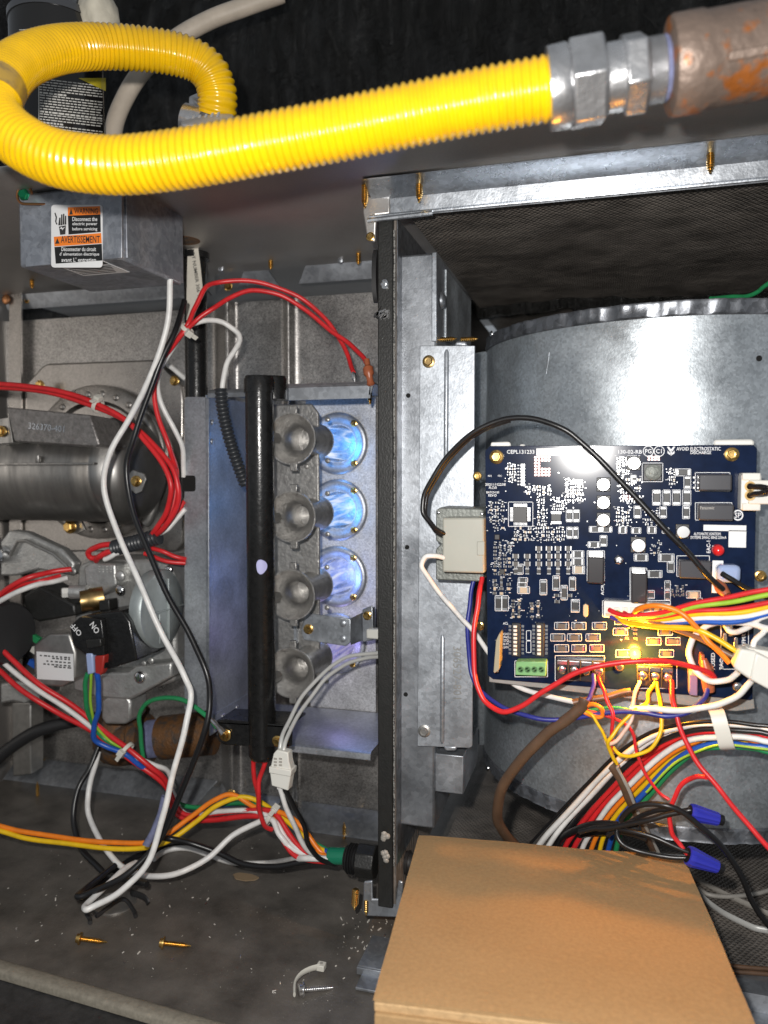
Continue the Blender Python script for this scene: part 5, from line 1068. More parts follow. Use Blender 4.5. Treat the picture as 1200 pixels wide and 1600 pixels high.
# harness running down the left
hl = thing('wire_harness', at(200, 1175, .54), 'red, white, green and blue wire bundle tied below the valve', 'wire harness')
for mt, w, P in (('wire_red', 8.5, [(-10, 1000, .52), (20, 1032, .52), (60, 1068, .522), (110, 1100, .53), (160, 1140, .535), (200, 1170, .535), (235, 1198, .54), (258, 1218, .55), (265, 1240, .56)]),
                 ('wire_white', 8, [(-10, 1020, .523), (20, 1048, .523), (55, 1076, .526), (100, 1104, .533), (150, 1142, .539), (200, 1176, .54), (240, 1195, .545), (262, 1205, .555), (272, 1230, .565)]),
                 ('wire_red', 8.5, [(-10, 1040, .526), (15, 1062, .526), (50, 1090, .528), (95, 1116, .536), (140, 1140, .54), (195, 1180, .541), (235, 1208, .546), (262, 1232, .555), (270, 1262, .56), (290, 1280, .555), (330, 1281, .55), (380, 1276, .545), (420, 1275, .54)]),
                 ('wire_green', 7.5, [(137, 1052, .508), (133, 1075, .512), (136, 1105, .52), (145, 1132, .53), (165, 1155, .537), (195, 1172, .538), (235, 1205, .55), (262, 1232, .56), (280, 1255, .565), (310, 1262, .565), (350, 1256, .56), (390, 1256, .55), (430, 1270, .545), (480, 1310, .54), (520, 1334, .535)]),
                 ('wire_lime', 4.5, [(143, 1052, .507), (141, 1085, .513), (144, 1115, .52), (152, 1138, .529), (172, 1158, .535), (190, 1168, .536)]),
                 ('wire_blue', 8.5, [(152, 1052, .505), (154, 1080, .510), (154, 1108, .515), (147, 1135, .52), (148, 1155, .525), (165, 1166, .53), (195, 1178, .535), (218, 1195, .542), (245, 1215, .552)])):
    wire('wire', mt, w, P, hl)
ziptie(at(198, 1172, .536), (1, 0, -0.7), 0.0062, hl)
wire('ground_wire', 'wire_green', 7.5, [(224, 1185, .545), (220, 1150, .54), (218, 1120, .535), (228, 1100, .53), (255, 1090, .525), (285, 1094, .518), (310, 1108, .512), (328, 1124, .508), (340, 1136, .506)], label='green ground wire arching to the manifold bracket screw')
mb = MB(); mb.tube(spline([at(326, 1120, .507), at(338, 1132, .505), at(350, 1146, .504)], 4), [.0013]*3+[.0018]*3+[.0026]*2+[.003], 8); build(mb, 'ring_terminal', 'steel_bright', label='silver ring terminal on the green ground wire', cat='terminal')
wire('drain_hose', 'black_rubber', 20, [(-20, 1200, .60), (20, 1165, .605), (60, 1142, .61), (110, 1128, .62), (165, 1120, .63)], label='thick black rubber hose running in from the lower left', cat='hose')
# bundle along the floor to the green sleeve
hf = thing('wire_harness', at(420, 1300, .54), 'rainbow wire bundle curving along the floor into the green sleeve', 'wire harness')
for mt, w, P in (('wire_orange', 8, [(-10, 1288, .50), (40, 1300, .505), (100, 1309, .51), (170, 1316, .515), (225, 1317, .52), (262, 1303, .525), (300, 1275, .535), (335, 1250, .54), (365, 1242, .545), (400, 1262, .545), (440, 1270, .54), (470, 1290, .535), (500, 1330, .533), (525, 1340, .532)]),
                 ('wire_yellow', 8, [(-10, 1296, .498), (40, 1309, .503), (100, 1318, .508), (170, 1325, .513), (228, 1325, .518), (268, 1311, .523), (305, 1285, .533), (340, 1258, .54), (372, 1246, .545), (400, 1250, .548), (435, 1272, .545), (470, 1302, .54), (500, 1326, .535), (525, 1334, .533)]),
                 ('wire_blue', 7.5, [(345, 1258, .565), (380, 1256, .56), (410, 1260, .555), (445, 1283, .55), (480, 1312, .54), (505, 1328, .535), (525, 1333, .53)]),
                 ('wire_red', 8, [(262, 1232, .555), (285, 1270, .553), (330, 1272, .55), (385, 1266, .545), (425, 1268, .54), (450, 1300, .535), (475, 1330, .53), (510, 1343, .53), (525, 1344, .53)]),
                 ('wire_white', 8, [(268, 1230, .558), (280, 1262, .556), (300, 1274, .553), (345, 1268, .548), (400, 1267, .543), (430, 1285, .537), (450, 1313, .533), (480, 1333, .53), (525, 1341, .53)]),
                 ('wire_orange', 7, [(400, 1262, .545), (430, 1280, .54), (460, 1315, .535), (500, 1335, .53), (525, 1338, .528)]),
                 ('wire_red', 7.5, [(430, 1290, .535), (445, 1318, .53), (465, 1340, .527), (500, 1346, .527), (525, 1346, .53)])):
    wire('wire', mt, w, P, hf)
mb = MB(); a, b = at(514, 1337, .53), at(546, 1338, .53); mb.lathe(a, b-a, [(0, .0058), (.0005, .0062), ((b-a).length, .0062)], 22); build(mb, 'green_sleeve', 'sleeve_green', hf)
ziptie(at(425, 1274, .541), (1, 0, -0.6), 0.0085, hf, head=(0.2, -0.4, 1))
wire('ignition_wire', 'wire_red', 7.5, [(396, 1190, .517), (397, 1215, .52), (402, 1235, .525), (404, 1262, .535)], label='left red wire hanging from the manifold foot')
wire('ignition_wire', 'wire_red', 7.5, [(415, 1190, .515), (406, 1215, .515), (404, 1240, .515), (406, 1270, .52), (414, 1290, .525), (424, 1296, .53)], label='right red wire hanging from the manifold foot')
# igniter leads and plug
igp = thing('igniter_plug', at(440, 1235, .49), 'white nylon plug on the igniter leads beside the manifold foot', 'plug')
block('socket', [(427, 1178), (432, 1172), (450, 1176), (451, 1190), (455, 1204), (450, 1236), (424, 1228), (421, 1205)], 0.486, 0.008, 'nylon', igp, 0.0008)
block('socket_lip', [(420, 1198), (455, 1204), (454, 1214), (420, 1208)], 0.4845, 0.0105, 'nylon', igp, 0.0006)
mb = MB()
for k in range(2):
    for j in range(3): p = at(428+k*8, 1184+j*5, .4858); mb.box(p.x, p.x+.0022, .4855, .486, p.z-.0012, p.z)
build(mb, 'slots', 'wire_grey', igp)
wire('igniter_lead', 'wire_silver', 6.5, [(596, 1020, .58), (565, 1022, .57), (535, 1030, .56), (505, 1052, .545), (475, 1085, .53), (452, 1125, .51), (440, 1155, .495), (436, 1178, .490)], label='outer grey igniter lead curving from plug to divider')
wire('igniter_lead', 'wire_silver', 6.5, [(596, 1026, .58), (570, 1029, .57), (540, 1038, .558), (510, 1060, .543), (482, 1094, .528), (458, 1132, .508), (446, 1160, .493), (442, 1180, .489)], label='inner grey igniter lead curving from plug to divider')
wire('plug_wire', 'wire_white', 8, [(436, 1230, .490), (447, 1260, .495), (462, 1295, .505), (478, 1325, .515), (500, 1340, .525), (525, 1346, .53)], label='white wire from the nylon plug down to the sleeve')
wire('plug_wire', 'wire_black', 8, [(445, 1232, .490), (460, 1262, .497), (475, 1290, .505), (482, 1320, .512), (500, 1342, .52), (525, 1350, .528)], label='black wire from the nylon plug down to the sleeve')
# bushing through the divider
gb = thing('cable_bushing', at(590, 1370, .51), 'black ribbed cable bushing clamped through the divider foot', 'bushing'); a = at(540, 1340, .53); ax = V((1, 0, 0))
prof = []; L = at(560, 1340, .53).x-a.x
for i in range(5): prof += [(L*i/5, .0082+(.0018 if i in (1, 2, 3) else 0)), (L*(i+.6)/5, .0094+(.0016 if i in (1, 2, 3) else 0)), (L*(i+.65)/5, .0080)]
mb = MB(); mb.lathe(a, ax, prof, 26); build(mb, 'ribbed_end', 'black_rubber', gb)
mb = MB(); mb.lathe(a+ax*L, ax, [(0, .0125), (.014, .0125), (.0145, .010)], 8); build(mb, 'nut', 'black_satin', gb, 0.0008)
mb = MB(); a2 = at(618, 1345, .53); prof = []
for i in range(4): prof += [(.004*i, .0105-.0012*i), (.004*i+.0024, .0110-.0012*i), (.004*i+.0026, .0070)]
mb.lathe(a2, ax, prof, 24); build(mb, 'far_end', 'black_rubber', gb)
mb = MB(); mb.lathe(a2+ax*0.012, ax, [(0, .0062), (.03, .0062)], 20); build(mb, 'green_sleeve', 'sleeve_green', gb)

# ================================================================== wires, right compartment
wire('transformer_lead', 'wire_black', 8.5, [(694, 834, .4635), (678, 823, .458), (665, 808, .455), (660, 790, .455), (668, 762, .455), (690, 725, .454), (722, 690, .452), (760, 664, .45), (800, 654, .449), (840, 655, .447), (880, 671, .446), (915, 696, .446), (960, 742, .446), (1010, 795, .446), (1060, 848, .446), (1100, 892, .447), (1130, 922, .45)], label='black transformer lead arching across the circuit board')
wire('transformer_lead', 'wire_black', 7, [(694, 837, .466), (680, 828, .461), (668, 812, .458), (664, 792, .458), (672, 764, .458), (694, 727, .457), (725, 693, .456), (762, 668, .454), (798, 657, .4535)], label='second black lead behind the arching transformer lead')
wire('line_wire', 'wire_black', 9, [(1128, 896, .455), (1142, 905, .452), (1165, 918, .447), (1185, 927, .443), (1215, 940, .438)], label='thick black wire from the blue spade cover to the right edge')
wire('socket_wire', 'wire_black', 9, [(1172, 759, .4555), (1182, 760, .452), (1195, 762, .448), (1215, 763, .44)], label='upper black wire in the white socket')
wire('socket_wire', 'wire_black', 9, [(1172, 774, .4555), (1182, 772, .451), (1195, 769, .446), (1215, 768, .437)], label='lower black wire in the white socket')
wire('transformer_lead', 'wire_white', 8, [(694, 872, .464), (680, 868, .46), (666, 870, .4585), (659, 880, .4585), (665, 897, .461), (690, 930, .468), (720, 965, .474), (745, 993, .478), (775, 1035, .48), (800, 1066, .479), (830, 1081, .474), (870, 1091, .468), (906, 1098, .462)], label='white transformer lead passing behind the board corner')
wire('transformer_lead', 'wire_navy', 7.5, [(741, 902, .482), (735, 935, .480), (731, 975, .478), (733, 1030, .476), (742, 1066, .473), (758, 1086, .468), (785, 1104, .462), (820, 1118, .458), (855, 1124, .456), (900, 1122, .455), (960, 1112, .452), (1000, 1113, .45), (1040, 1119, .448), (1075, 1112, .447), (1098, 1094, .449), (1108, 1070, .455)], label='dark blue transformer lead sweeping under the circuit board')
wire('transformer_lead', 'wire_red', 8.5, [(753, 902, .474), (748, 935, .468), (742, 975, .464), (740, 1030, .46), (746, 1072, .457), (760, 1098, .454), (784, 1112, .450), (815, 1103, .447), (850, 1080, .445), (890, 1056, .443), (935, 1041, .442), (990, 1033, .441), (1040, 1034, .443), (1080, 1041, .446), (1108, 1052, .45), (1118, 1062, .453)], label='red transformer lead looping across the screw terminals')
t = thing('spade_terminal', at(1110, 1075, .455), 'coppery sleeve terminal on dark blue lead at board corner', 'terminal'); mb = MB(); mb.tube([at(1100, 1030, .455), at(1104, 1045, .455), at(1106, 1062, .455), at(1108, 1080, .4555)], [.0016, .0030, .0036, .0030], 12); build(mb, 'sleeve', 'spade_copper', t)
t = thing('spade_terminal', at(1128, 925, .452), 'coppery sleeve terminal at the end of the arching black lead', 'terminal'); mb = MB(); mb.tube([at(1118, 908, .455), at(1126, 918, .453), at(1136, 930, .45)], [.0020, .0034, .0024], 12); build(mb, 'sleeve', 'spade_copper', t)
# ribbon fan from the header to the right edge
hr = thing('wire_harness', at(1000, 975, .455), 'rainbow fan of wires from the board header to right edge', 'wire harness')
for k, (mt, yr, y0) in enumerate((('wire_red', 924, 955), ('wire_lime', 932, 958), ('wire_red', 944, 960), ('wire_yellow', 950, 963), ('wire_white', 957, 965), ('wire_blue', 962, 967))):
    wire('wire', mt, 8, [(952+k*11, y0-2, .462), (975+k*9, y0+6, .456), (1030+k*4, 958+k*3, .45), (1090, 945+k*4.5-(2-k)*1.5, .443), (1150, yr+9-(5-k)*.5, .437), (1215, yr-5, .43)], hr)
wire('wire', 'wire_orange', 8.5, [(990, 962, .46), (994, 953, .450), (1015, 947, .443), (1045, 949, .44), (1070, 962, .438), (1095, 988, .437), (1115, 1010, .436), (1140, 1036, .436)], hr)
wire('wire', 'wire_yellow', 8.5, [(962, 966, .46), (985, 974, .452), (1020, 979, .446), (1060, 980, .441), (1095, 986, .437), (1125, 1001, .434), (1150, 1018, .432), (1160, 1028, .432)], hr)
wire('wire', 'wire_brown', 8, [(985, 966, .461), (1010, 970, .455), (1040, 978, .45), (1080, 993, .444), (1115, 1009, .438), (1148, 1028, .435)], hr)
wire('wire', 'wire_purple', 7, [(955, 964, .461), (968, 970, .457), (980, 978, .455)], hr)
wire('board_wire', 'wire_white', 9, [(1215, 955, .43), (1185, 968, .435), (1165, 982, .44), (1150, 988, .444), (1138, 984, .448), (1134, 978, .452)], label='white wire from right edge to the upper spade tab')
wire('board_wire', 'wire_white', 9, [(1215, 975, .43), (1190, 990, .433), (1178, 1005, .434), (1173, 1022, .434)], label='short white wire above the white connector')
wire('board_wire', 'wire_white', 9, [(1080, 984, .455), (1092, 992, .45), (1086, 998, .447)], label='short white stub under the ribbon fan') if False else None
wire('board_wire', 'wire_white', 9.5, [(1215, 985, .428), (1180, 977, .436), (1150, 972, .441), (1118, 974, .445), (1095, 984, .448), (1082, 999, .449), (1077, 1018, .449), (1082, 1040, .448), (1095, 1056, .446), (1115, 1065, .443), (1138, 1062, .44), (1153, 1050, .436)], label='white wire looping round into the white connector')
cn = thing('white_connector', at(1170, 1080, .43), 'blank white nylon connector hanging at the right edge', 'connector')
block('housing', [(1157, 1014), (1180, 1018), (1215, 1036), (1215, 1085), (1172, 1062), (1148, 1046), (1147, 1040)], 0.423, 0.012, 'nylon', cn, 0.0012)
block('cap', [(1165, 1012), (1215, 1020), (1215, 1036), (1180, 1020)], 0.4265, 0.012, 'nylon', cn, 0.001)
block('rear_half', [(1181, 1020), (1215, 1036), (1215, 1085), (1172, 1062)], 0.4215, 0.015, 'nylon', cn, 0.001)
wire('board_wire', 'wire_white', 9.5, [(1174, 1052, .43), (1172, 1066, .433), (1155, 1085, .436), (1130, 1098, .44), (1100, 1106, .443), (1060, 1110, .446), (1020, 1108, .45), (985, 1107, .455)], label='white wire under the connector sweeping below board edge')
# thermostat conductors
for k, (mt, w, P, lb) in enumerate((
    ('wire_pink', 6, [(1000, 1064, .462), (994, 1080, .458), (988, 1102, .455), (988, 1120, .452), (976, 1142, .45), (960, 1160, .45), (948, 1162, .452), (946, 1150, .455)], 'pale pink conductor from the three-screw terminal'),
    ('wire_yellow', 6, [(1024, 1066, .462), (1014, 1082, .458), (1010, 1098, .455), (990, 1112, .452), (970, 1132, .45), (955, 1152, .448), (950, 1166, .45), (962, 1190, .455)], 'yellow conductor crossing under the three-screw terminal'),
    ('wire_yellow', 6, [(1026, 1066, .462), (1030, 1090, .458), (1034, 1120, .452), (1030, 1150, .449), (1014, 1172, .448), (990, 1180, .449), (970, 1180, .452), (958, 1168, .455)], 'yellow conductor looping wide below three-screw terminal'),
    ('wire_red', 6, [(935, 1058, .46), (942, 1076, .455), (950, 1098, .452), (958, 1120, .45), (955, 1150, .452), (957, 1180, .456), (964, 1196, .458)], 'orange-red conductor from the four-screw terminal'),
    ('wire_purple', 7, [(928, 1054, .46), (927, 1072, .456), (922, 1088, .453), (914, 1100, .452)], 'grey-violet conductor at the four-screw terminal'),
    ('wire_orange', 6.5, [(912, 1103, .452), (925, 1100, .45), (938, 1106, .449), (942, 1116, .45), (934, 1121, .451), (915, 1114, .453), (908, 1108, .454)], 'small orange conductor loop at the brown cable end'),
    ('wire_yellow', 5, [(912, 1110, .453), (926, 1118, .45), (938, 1138, .449), (948, 1158, .45), (956, 1178, .453), (964, 1194, .456)], 'thin yellow conductor from the brown cable end'),
    ('wire_red', 5, [(912, 1110, .455), (945, 1118, .455), (975, 1130, .456), (990, 1150, .456), (996, 1180, .456), (1010, 1212, .456), (1030, 1238, .456), (1045, 1250, .455)], 'thin red conductor running down to the red loop'),
    ('wire_red', 8, [(1049, 1064, .46), (1051, 1090, .452), (1058, 1122, .447), (1072, 1160, .444), (1096, 1200, .44), (1130, 1240, .436), (1170, 1290, .432), (1215, 1340, .428)], 'straight red wire from terminals to the lower right edge'),
    ('wire_red', 7.5, [(1104, 1215, .442), (1088, 1213, .446), (1068, 1224, .45), (1054, 1245, .452), (1046, 1275, .453), (1050, 1300, .453), (1062, 1320, .453), (1074, 1334, .452)], 'red wire looping down to the lower blue wire nut'),
    ('wire_green', 5, [(920, 1110, .458), (950, 1106, .456), (978, 1108, .455), (990, 1112, .456)], 'thin green conductor beside the brown cable end'))):
    wire('thermostat_wire', mt, w, P, label=lb)
wire('thermostat_cable', 'cable_brown', 17, [(914, 1092, .452), (906, 1108, .453), (885, 1124, .455), (855, 1146, .458), (825, 1176, .463), (798, 1208, .47), (780, 1245, .48), (778, 1280, .492), (790, 1305, .505), (815, 1330, .525)], label='thick brown cable curving down behind the cardboard box', cat='cable', n=12)
wire('thermostat_cable', 'cable_brown', 11, [(895, 1098, .462), (930, 1092, .462), (960, 1086, .462), (985, 1080, .462)], label='frayed brown cable stub under the board edge', cat='cable')
wire('thermostat_cable', 'cable_brown', 13, [(955, 1196, .456), (968, 1215, .458), (984, 1250, .465), (998, 1280, .475), (1012, 1310, .488), (1030, 1345, .505)], label='dark brown cable dropping in front of the harness', cat='cable', n=12)
wire('thermostat_cable', 'wire_grey', 6, [(964, 1198, .455), (982, 1235, .460), (998, 1272, .470), (1015, 1305, .485), (1032, 1340, .50)], label='grey cable strand beside the dark brown cable', cat='cable')
# fat harness from under the box to the right edge
hg = thing('wire_harness', at(1000, 1230, .47), 'thick multicoloured harness arching over the housing foot', 'wire harness')
cols = [('wire_black', 6), ('wire_white', 10), ('wire_white', 9), ('wire_black', 8), ('wire_red', 9), ('wire_red', 9), ('wire_white', 9), ('wire_orange', 8), ('wire_yellow', 8), ('wire_blue', 9), ('wire_green', 9)]
for k, (mt, w) in enumerate(cols):
    t = k/(len(cols)-1); Yo = (k % 3)*0.004
    hid = mt in ('wire_orange', 'wire_yellow')
    P = [(818+t*142, 1332+t*30, .515), (845+t*120, 1300+t*18, .505), (905+t*75, 1238+t*40, .49+Yo), (955+t*62, 1186+t*54, .478+Yo), (1010+t*46, 1148+t*48, .468+Yo), (1070+t*24, 1130+t*42, .458+Yo), (1130+t*8, 1128+t*38 - (8 if hid else 0), .452+Yo+(.006 if hid else 0)), (1180, 1132+t*38, .448+Yo), (1220, 1138+t*40, .445+Yo)]
    wire('wire', mt, w, P, hg)
wire('wire', 'wire_lime', 4, [(1010, 1238, .470), (1055, 1192, .462), (1095, 1172, .455), (1135, 1164, .449), (1215, 1172, .442)], hg)
mb = MB(); pth = [at(1114, 1106, .452), at(1120, 1112, .444), at(1128, 1140, .4405), at(1136, 1168, .442), at(1140, 1172, .452)]
P = spline(pth, 6); wv = V((0.0038, 0, 0.0006)); mb.add([p-wv for p in P]+[p+wv for p in P]+[p-wv+V((0, .0012, 0)) for p in P]+[p+wv+V((0, .0012, 0)) for p in P], sum([[(i, i+1, len(P)+i+1, len(P)+i), (2*len(P)+i, 3*len(P)+i, 3*len(P)+i+1, 2*len(P)+i+1), (i, 2*len(P)+i, 2*len(P)+i+1, i+1), (len(P)+i, len(P)+i+1, 3*len(P)+i+1, 3*len(P)+i)] for i in range(len(P)-1)], []))
build(mb, 'strap', 'ty_wrap', hg)
# black pigtails and blue wire nuts
for lb, w, P in (('black pigtail curling into the upper blue wire nut', 9, [(935, 1295, .462), (970, 1290, .457), (1010, 1282, .452), (1045, 1272, .45), (1080, 1266, .449)]),
                 ('lower black pigtail into the upper blue wire nut', 8, [(950, 1305, .468), (985, 1284, .463), (1020, 1268, .456), (1050, 1265, .452), (1080, 1270, .45)]),
                 ('upper black pigtail into the lower blue wire nut', 8, [(905, 1300, .47), (945, 1293, .464), (985, 1298, .458), (1030, 1312, .454), (1078, 1332, .452)]),
                 ('lower black pigtail into the lower blue wire nut', 8, [(968, 1285, .463), (964, 1300, .460), (972, 1318, .457), (1005, 1332, .455), (1045, 1339, .453), (1078, 1340, .452)]),
                 ('black wire looping over the pigtails to lower right corner', 9, [(970, 1282, .455), (985, 1264, .450), (1015, 1256, .446), (1045, 1260, .444), (1075, 1275, .444), (1110, 1305, .446), (1145, 1345, .45), (1165, 1385, .455), (1178, 1415, .46), (1205, 1450, .465)]),
                 ('black wire bunch end behind cardboard box corner', 11, [(860, 1330, .52), (880, 1308, .505), (910, 1292, .49), (950, 1288, .475), (1000, 1295, .468)]),
                 ('black wire under the harness near the box', 10, [(870, 1340, .522), (900, 1310, .508), (935, 1300, .492), (975, 1300, .478), (1010, 1310, .47)])):
    wire('pigtail_wire', 'wire_black', w, P, label=lb)
def wire_nut(px0, py0, px1, py1, Y, lb, r0, r1):
    a, b = at(px0, py0, Y), at(px1, py1, Y+0.004); L = (b-a).length; k = mpp(a); t = thing('wire_nut', at((px0+px1)/2, max(py0, py1)+12, Y), lb, 'wire nut', 'blue wire nuts')
    mb = MB(); n = 36; ax = (b-a).normalized(); mb.lathe(a, ax, [(0, r0*k*.86), (.0004, r0*k), (L*.12, r0*k), (L*.16, r0*k*.97), (L*.8, r1*k), (L*.84, r1*k*.97)], n)
    for i, v in enumerate(mb.v):
        if 2*n <= i and (i % n) % 3 == 0: c0 = a+ax*((v-a).dot(ax)); v += (v-c0)*0.09
    build(mb, 'shell', 'nut_blue', t, ang=30)
    mb = MB(); mb.lathe(a+ax*L*.84, ax, [(0, r1*k*.9), (L*.15, r1*k*.85), (L*.16, r1*k*.6)], 24); build(mb, 'tip', 'wire_black', t)
    mb = MB(); mb.lathe(a-ax*0.0002, ax*-1, [(0, r0*k*.8), (-.002, r0*k*.7)], 24); build(mb, 'mouth', 'wire_black', t)
wire_nut(1078, 1268, 1130, 1282, .449, 'upper blue wire nut resting against the housing foot', 12.5, 9.5)
wire_nut(1074, 1336, 1130, 1358, .451, 'lower blue wire nut with black tip off the cardboard box', 14.5, 9)
# cables on the liner at lower right
wire('floor_cable', 'wire_grey', 7, [(1088, 1388, None, .010), (1110, 1398, None, .010), (1150, 1401, None, .009), (1180, 1396, None, .009), (1215, 1388, None, .009)], label='thin grey cable crossing the liner at right', cat='cable')
wire('floor_cable', 'wire_silver', 10, [(1085, 1388, None, .010), (1110, 1412, None, .009), (1140, 1432, None, .009), (1175, 1448, None, .009), (1215, 1458, None, .009)], label='silvery twin cable curving along the liner at right', cat='cable', flat=0.6)
wire('floor_cable', 'wire_grey', 9, [(1080, 1370, None, .008), (1120, 1390, None, .008), (1165, 1412, None, .008), (1215, 1435, None, .008)], label='dusty grey cable half hidden on the liner at right', cat='cable', flat=0.5)
wire('floor_cable', 'cable_brown', 7, [(1100, 1506, None, .0095), (1150, 1511, None, .0095), (1215, 1514, None, .0095)], label='upper dark cable of the pair by the sill strip', cat='cable')
wire('floor_cable', 'cable_brown', 7, [(1100, 1514, None, .0095), (1150, 1519, None, .0095), (1215, 1523, None, .0095)], label='lower dark cable of the pair by the sill strip', cat='cable')
wire('ground_wire', 'wire_green', 7, [(1110, 466, .60), (1140, 464, .585), (1165, 463, .575), (1185, 455, .565), (1205, 440, .555)], label='green wire peeking over the blower rim at right')
# ================================================================== things on and above the cabinet
# black film-wrapped duct behind everything at the top
from mathutils import noise as mnoise
mb = MB(); n = 300; vs = []; rows = 90
for j in range(rows):
    for i in range(n+1):
        x = -0.95+1.9*i/n; z = CEIL-0.02+0.55*j/(rows-1)
        q = V((x*30+0.6*math.sin(z*40), z*9, 1.3)); cr = 1-abs(mnoise.noise(q)); cr2 = 1-abs(mnoise.noise(V((x*75, z*40, 5.1)))); big = mnoise.noise(V((x*7, z*5, 9)))
        vs.append(V((x, 0.84+0.030*big-0.012*cr**3-0.0045*cr2**2, z)))
mb.add(vs, [(j*(n+1)+i, j*(n+1)+i+1, (j+1)*(n+1)+i+1, (j+1)*(n+1)+i) for j in range(rows-1) for i in range(n)])
o = build(mb, 'wrapped_duct', 'black_film', ang=180, label='black shiny plastic-wrapped duct filling the top background', cat='duct')
so = o.modifiers.new('thickness', 'SOLIDIFY'); so.thickness = 0.01
# yellow corrugated gas hose
hs = thing('gas_hose', atd(430, 235, .31), 'bright yellow corrugated gas hose looping across the top', 'hose')
H = [(338, 178, .475), (340, 160, .472), (338, 138, .470), (327, 112, .467), (303, 94, .464), (262, 82, .458), (205, 75, .450), (140, 73, .438), (80, 80, .418), (28, 102, .392), (-4, 142, .364), (-6, 180, .352), (24, 215, .343), (75, 243, .337), (130, 255, .333), (200, 258, .330), (300, 246, .325), (420, 224, .319), (540, 201, .313), (660, 176, .307), (770, 154, .302), (868, 137, .298)]
P = spline([atd(*q) for q in H], 14); mb = MB(); corrugated(mb, P, 0.0122, 0.0013, 0.00315, 30, per=5); build(mb, 'corrugated_tube', 'yellow_hose', hs, ang=80)
lbp = [p for p in P if abs((p-atd(-4, 150, .362)).length) < 0.009]
mb = MB(); mb.tube(lbp, 0.01225, 30, cap=False); build(mb, 'torn_label', 'hose_label', hs, ang=80)
a = atd(862, 139, .298); b = atd(1060, 103, .290); ax = (b-a).normalized(); L = (b-a).length; k = .2425/1000
def sec(name, prof, mt, nn=36, ph=0.0, bevel=0): mb = MB(); mb.lathe(a, ax, prof, nn, phase=ph); return build(mb, name, mt, hs, bevel)
m = L/200
sec('ferrule', [(-6*m, .0125), (-5*m, .0148), (24*m, .0152), (28*m, .0146)], 'fitting_steel')
sec('flare_nut', [(26*m, .0150), (31*m, .0168), (80*m, .0168), (85*m, .0150)], 'fitting_steel', 6, 0.25, 0.0007)
sec('neck', [(84*m, .0122), (112*m, .0122)], 'fitting_steel')
sec('adapter_nut', [(110*m, .0125), (113*m, .0148), (146*m, .0148), (150*m, .0125)], 'fitting_steel', 6, 0.62, 0.0007)
pr = []
for i in range(11): pr += [(150*m+i*4.6*m, .0108), (152.3*m+i*4.6*m, .0116)]
sec('thread', pr[:12], 'fitting_steel'); sec('sealed_thread', pr[11:], 'thread_sealant')
# rusty coupling
cp = thing('pipe_coupling', b, 'rusty grey iron pipe coupling at the top right corner', 'pipe fitting')
mb = MB(); mb.lathe(b-ax*0.004, ax, [(0, .0140), (.0008, .0168), (.0022, .0175), (.012, .0175), (.0135, .0168), (.060, .0168), (.0605, .0168)], 40); build(mb, 'sleeve', 'rust', cp)
mb = MB(); mb.lathe(b+ax*0.055, ax, [(0, .0128), (.40, .0128)], 32); build(mb, 'pipe', 'rust', cp)
up = V((0, 0, 1)); sd = ax.cross(up).normalized()
for ang_ in (215, 335, 95):
    q = math.radians(ang_); d = (up*math.sin(q)+sd*math.cos(q)); mb = MB(); mb.obox(b+ax*0.034+d*0.0169, ax*0.020, d*0.0009, ax.cross(d)*0.0016); build(mb, 'rib', 'rust', cp, 0.0006)
# elbow at the far end of the hose
el2 = thing('hose_elbow', atd(335, 215, .44), 'dark flare nut and grey elbow where the yellow hose ends', 'pipe fitting')
p = atd(333, 170, .482); ax2 = V((-0.35, 0.55, -0.75)).normalized(); mb = MB(); mb.lathe(p-ax2*0.006, ax2, [(0, .0132), (.001, .0150), (.014, .0150), (.016, .0132)], 6); build(mb, 'nut', 'fitting_steel', el2, 0.0008)
p = atd(322, 196, .445); mb = MB(); mb.lathe(p+V((0, 0.01, -0.012)), (0.05, -0.55, 0.83), [(0, .0165), (.016, .0165), (.0185, .0150), (.0195, .008), (.0196, .001)], 36); build(mb, 'cap', 'grey_plastic', el2)
mb = MB()
for i in range(5): q = p+V((-0.008+i*.004, -0.0005, 0.0048)); mb.obox(q, V((.0006, 0, 0)), V((0, .0012, .0018)), V((0, .0003, -.0002)))
build(mb, 'cast_letters', 'grey_plastic', el2)
mb = MB(); mb.lathe(atd(288, 185, .475), (0.9, 0.2, -0.3), [(0, .009), (.012, .009)], 24); build(mb, 'stub', 'fitting_steel', el2)
# aerosol can standing on the cabinet
zc = CEIL+0.003; c = atx(0, 0, -1) if False else None
pc = at(92, 240, 0.50); cx, cy = pc.x, pc.y; rc = 0.0325
sc_ = thing('spray_can', (cx, cy, zc), 'black aerosol can with white small print behind the hose', 'spray can')
zt3 = at(92, 38, 0.50).z
mb = MB(); mb.lathe((cx, cy, zc), (0, 0, 1), [(0, rc*.95), (.003, rc), (zt3-zc-.004, rc), (zt3-zc-.002, rc*1.02), (zt3-zc, rc)], 48); body = build(mb, 'can_body', 'can_black', sc_)
mb = MB(); mb.lathe((cx, cy, zt3), (0, 0, 1), [(-.003, rc*1.03), (.002, rc*1.03), (.003, rc*.96), (.008, rc*.86), (.013, rc*.70), (.015, rc*.66), (.018, rc*.66), (.0185, rc*.5)], 48); build(mb, 'dome', 'can_dome', sc_)
mb = MB(); mb.lathe((cx, cy, zt3+.018), (0, 0, 1), [(0, rc*.45), (.012, rc*.40), (.016, rc*.3)], 24); build(mb, 'nozzle', 'black_satin', sc_)
def on_can(px, py, R_):
    d = ray(px, py); ax_, ay_ = -cx, -cy; A = d.x**2+d.y**2; B = 2*(ax_*d.x+ay_*d.y); C_ = cx*cx+cy*cy-R_*R_
    disc = B*B-4*A*C_; return _C+d*((-B-math.sqrt(max(disc, 0)))/(2*A))
mb = MB(); random.seed(11)
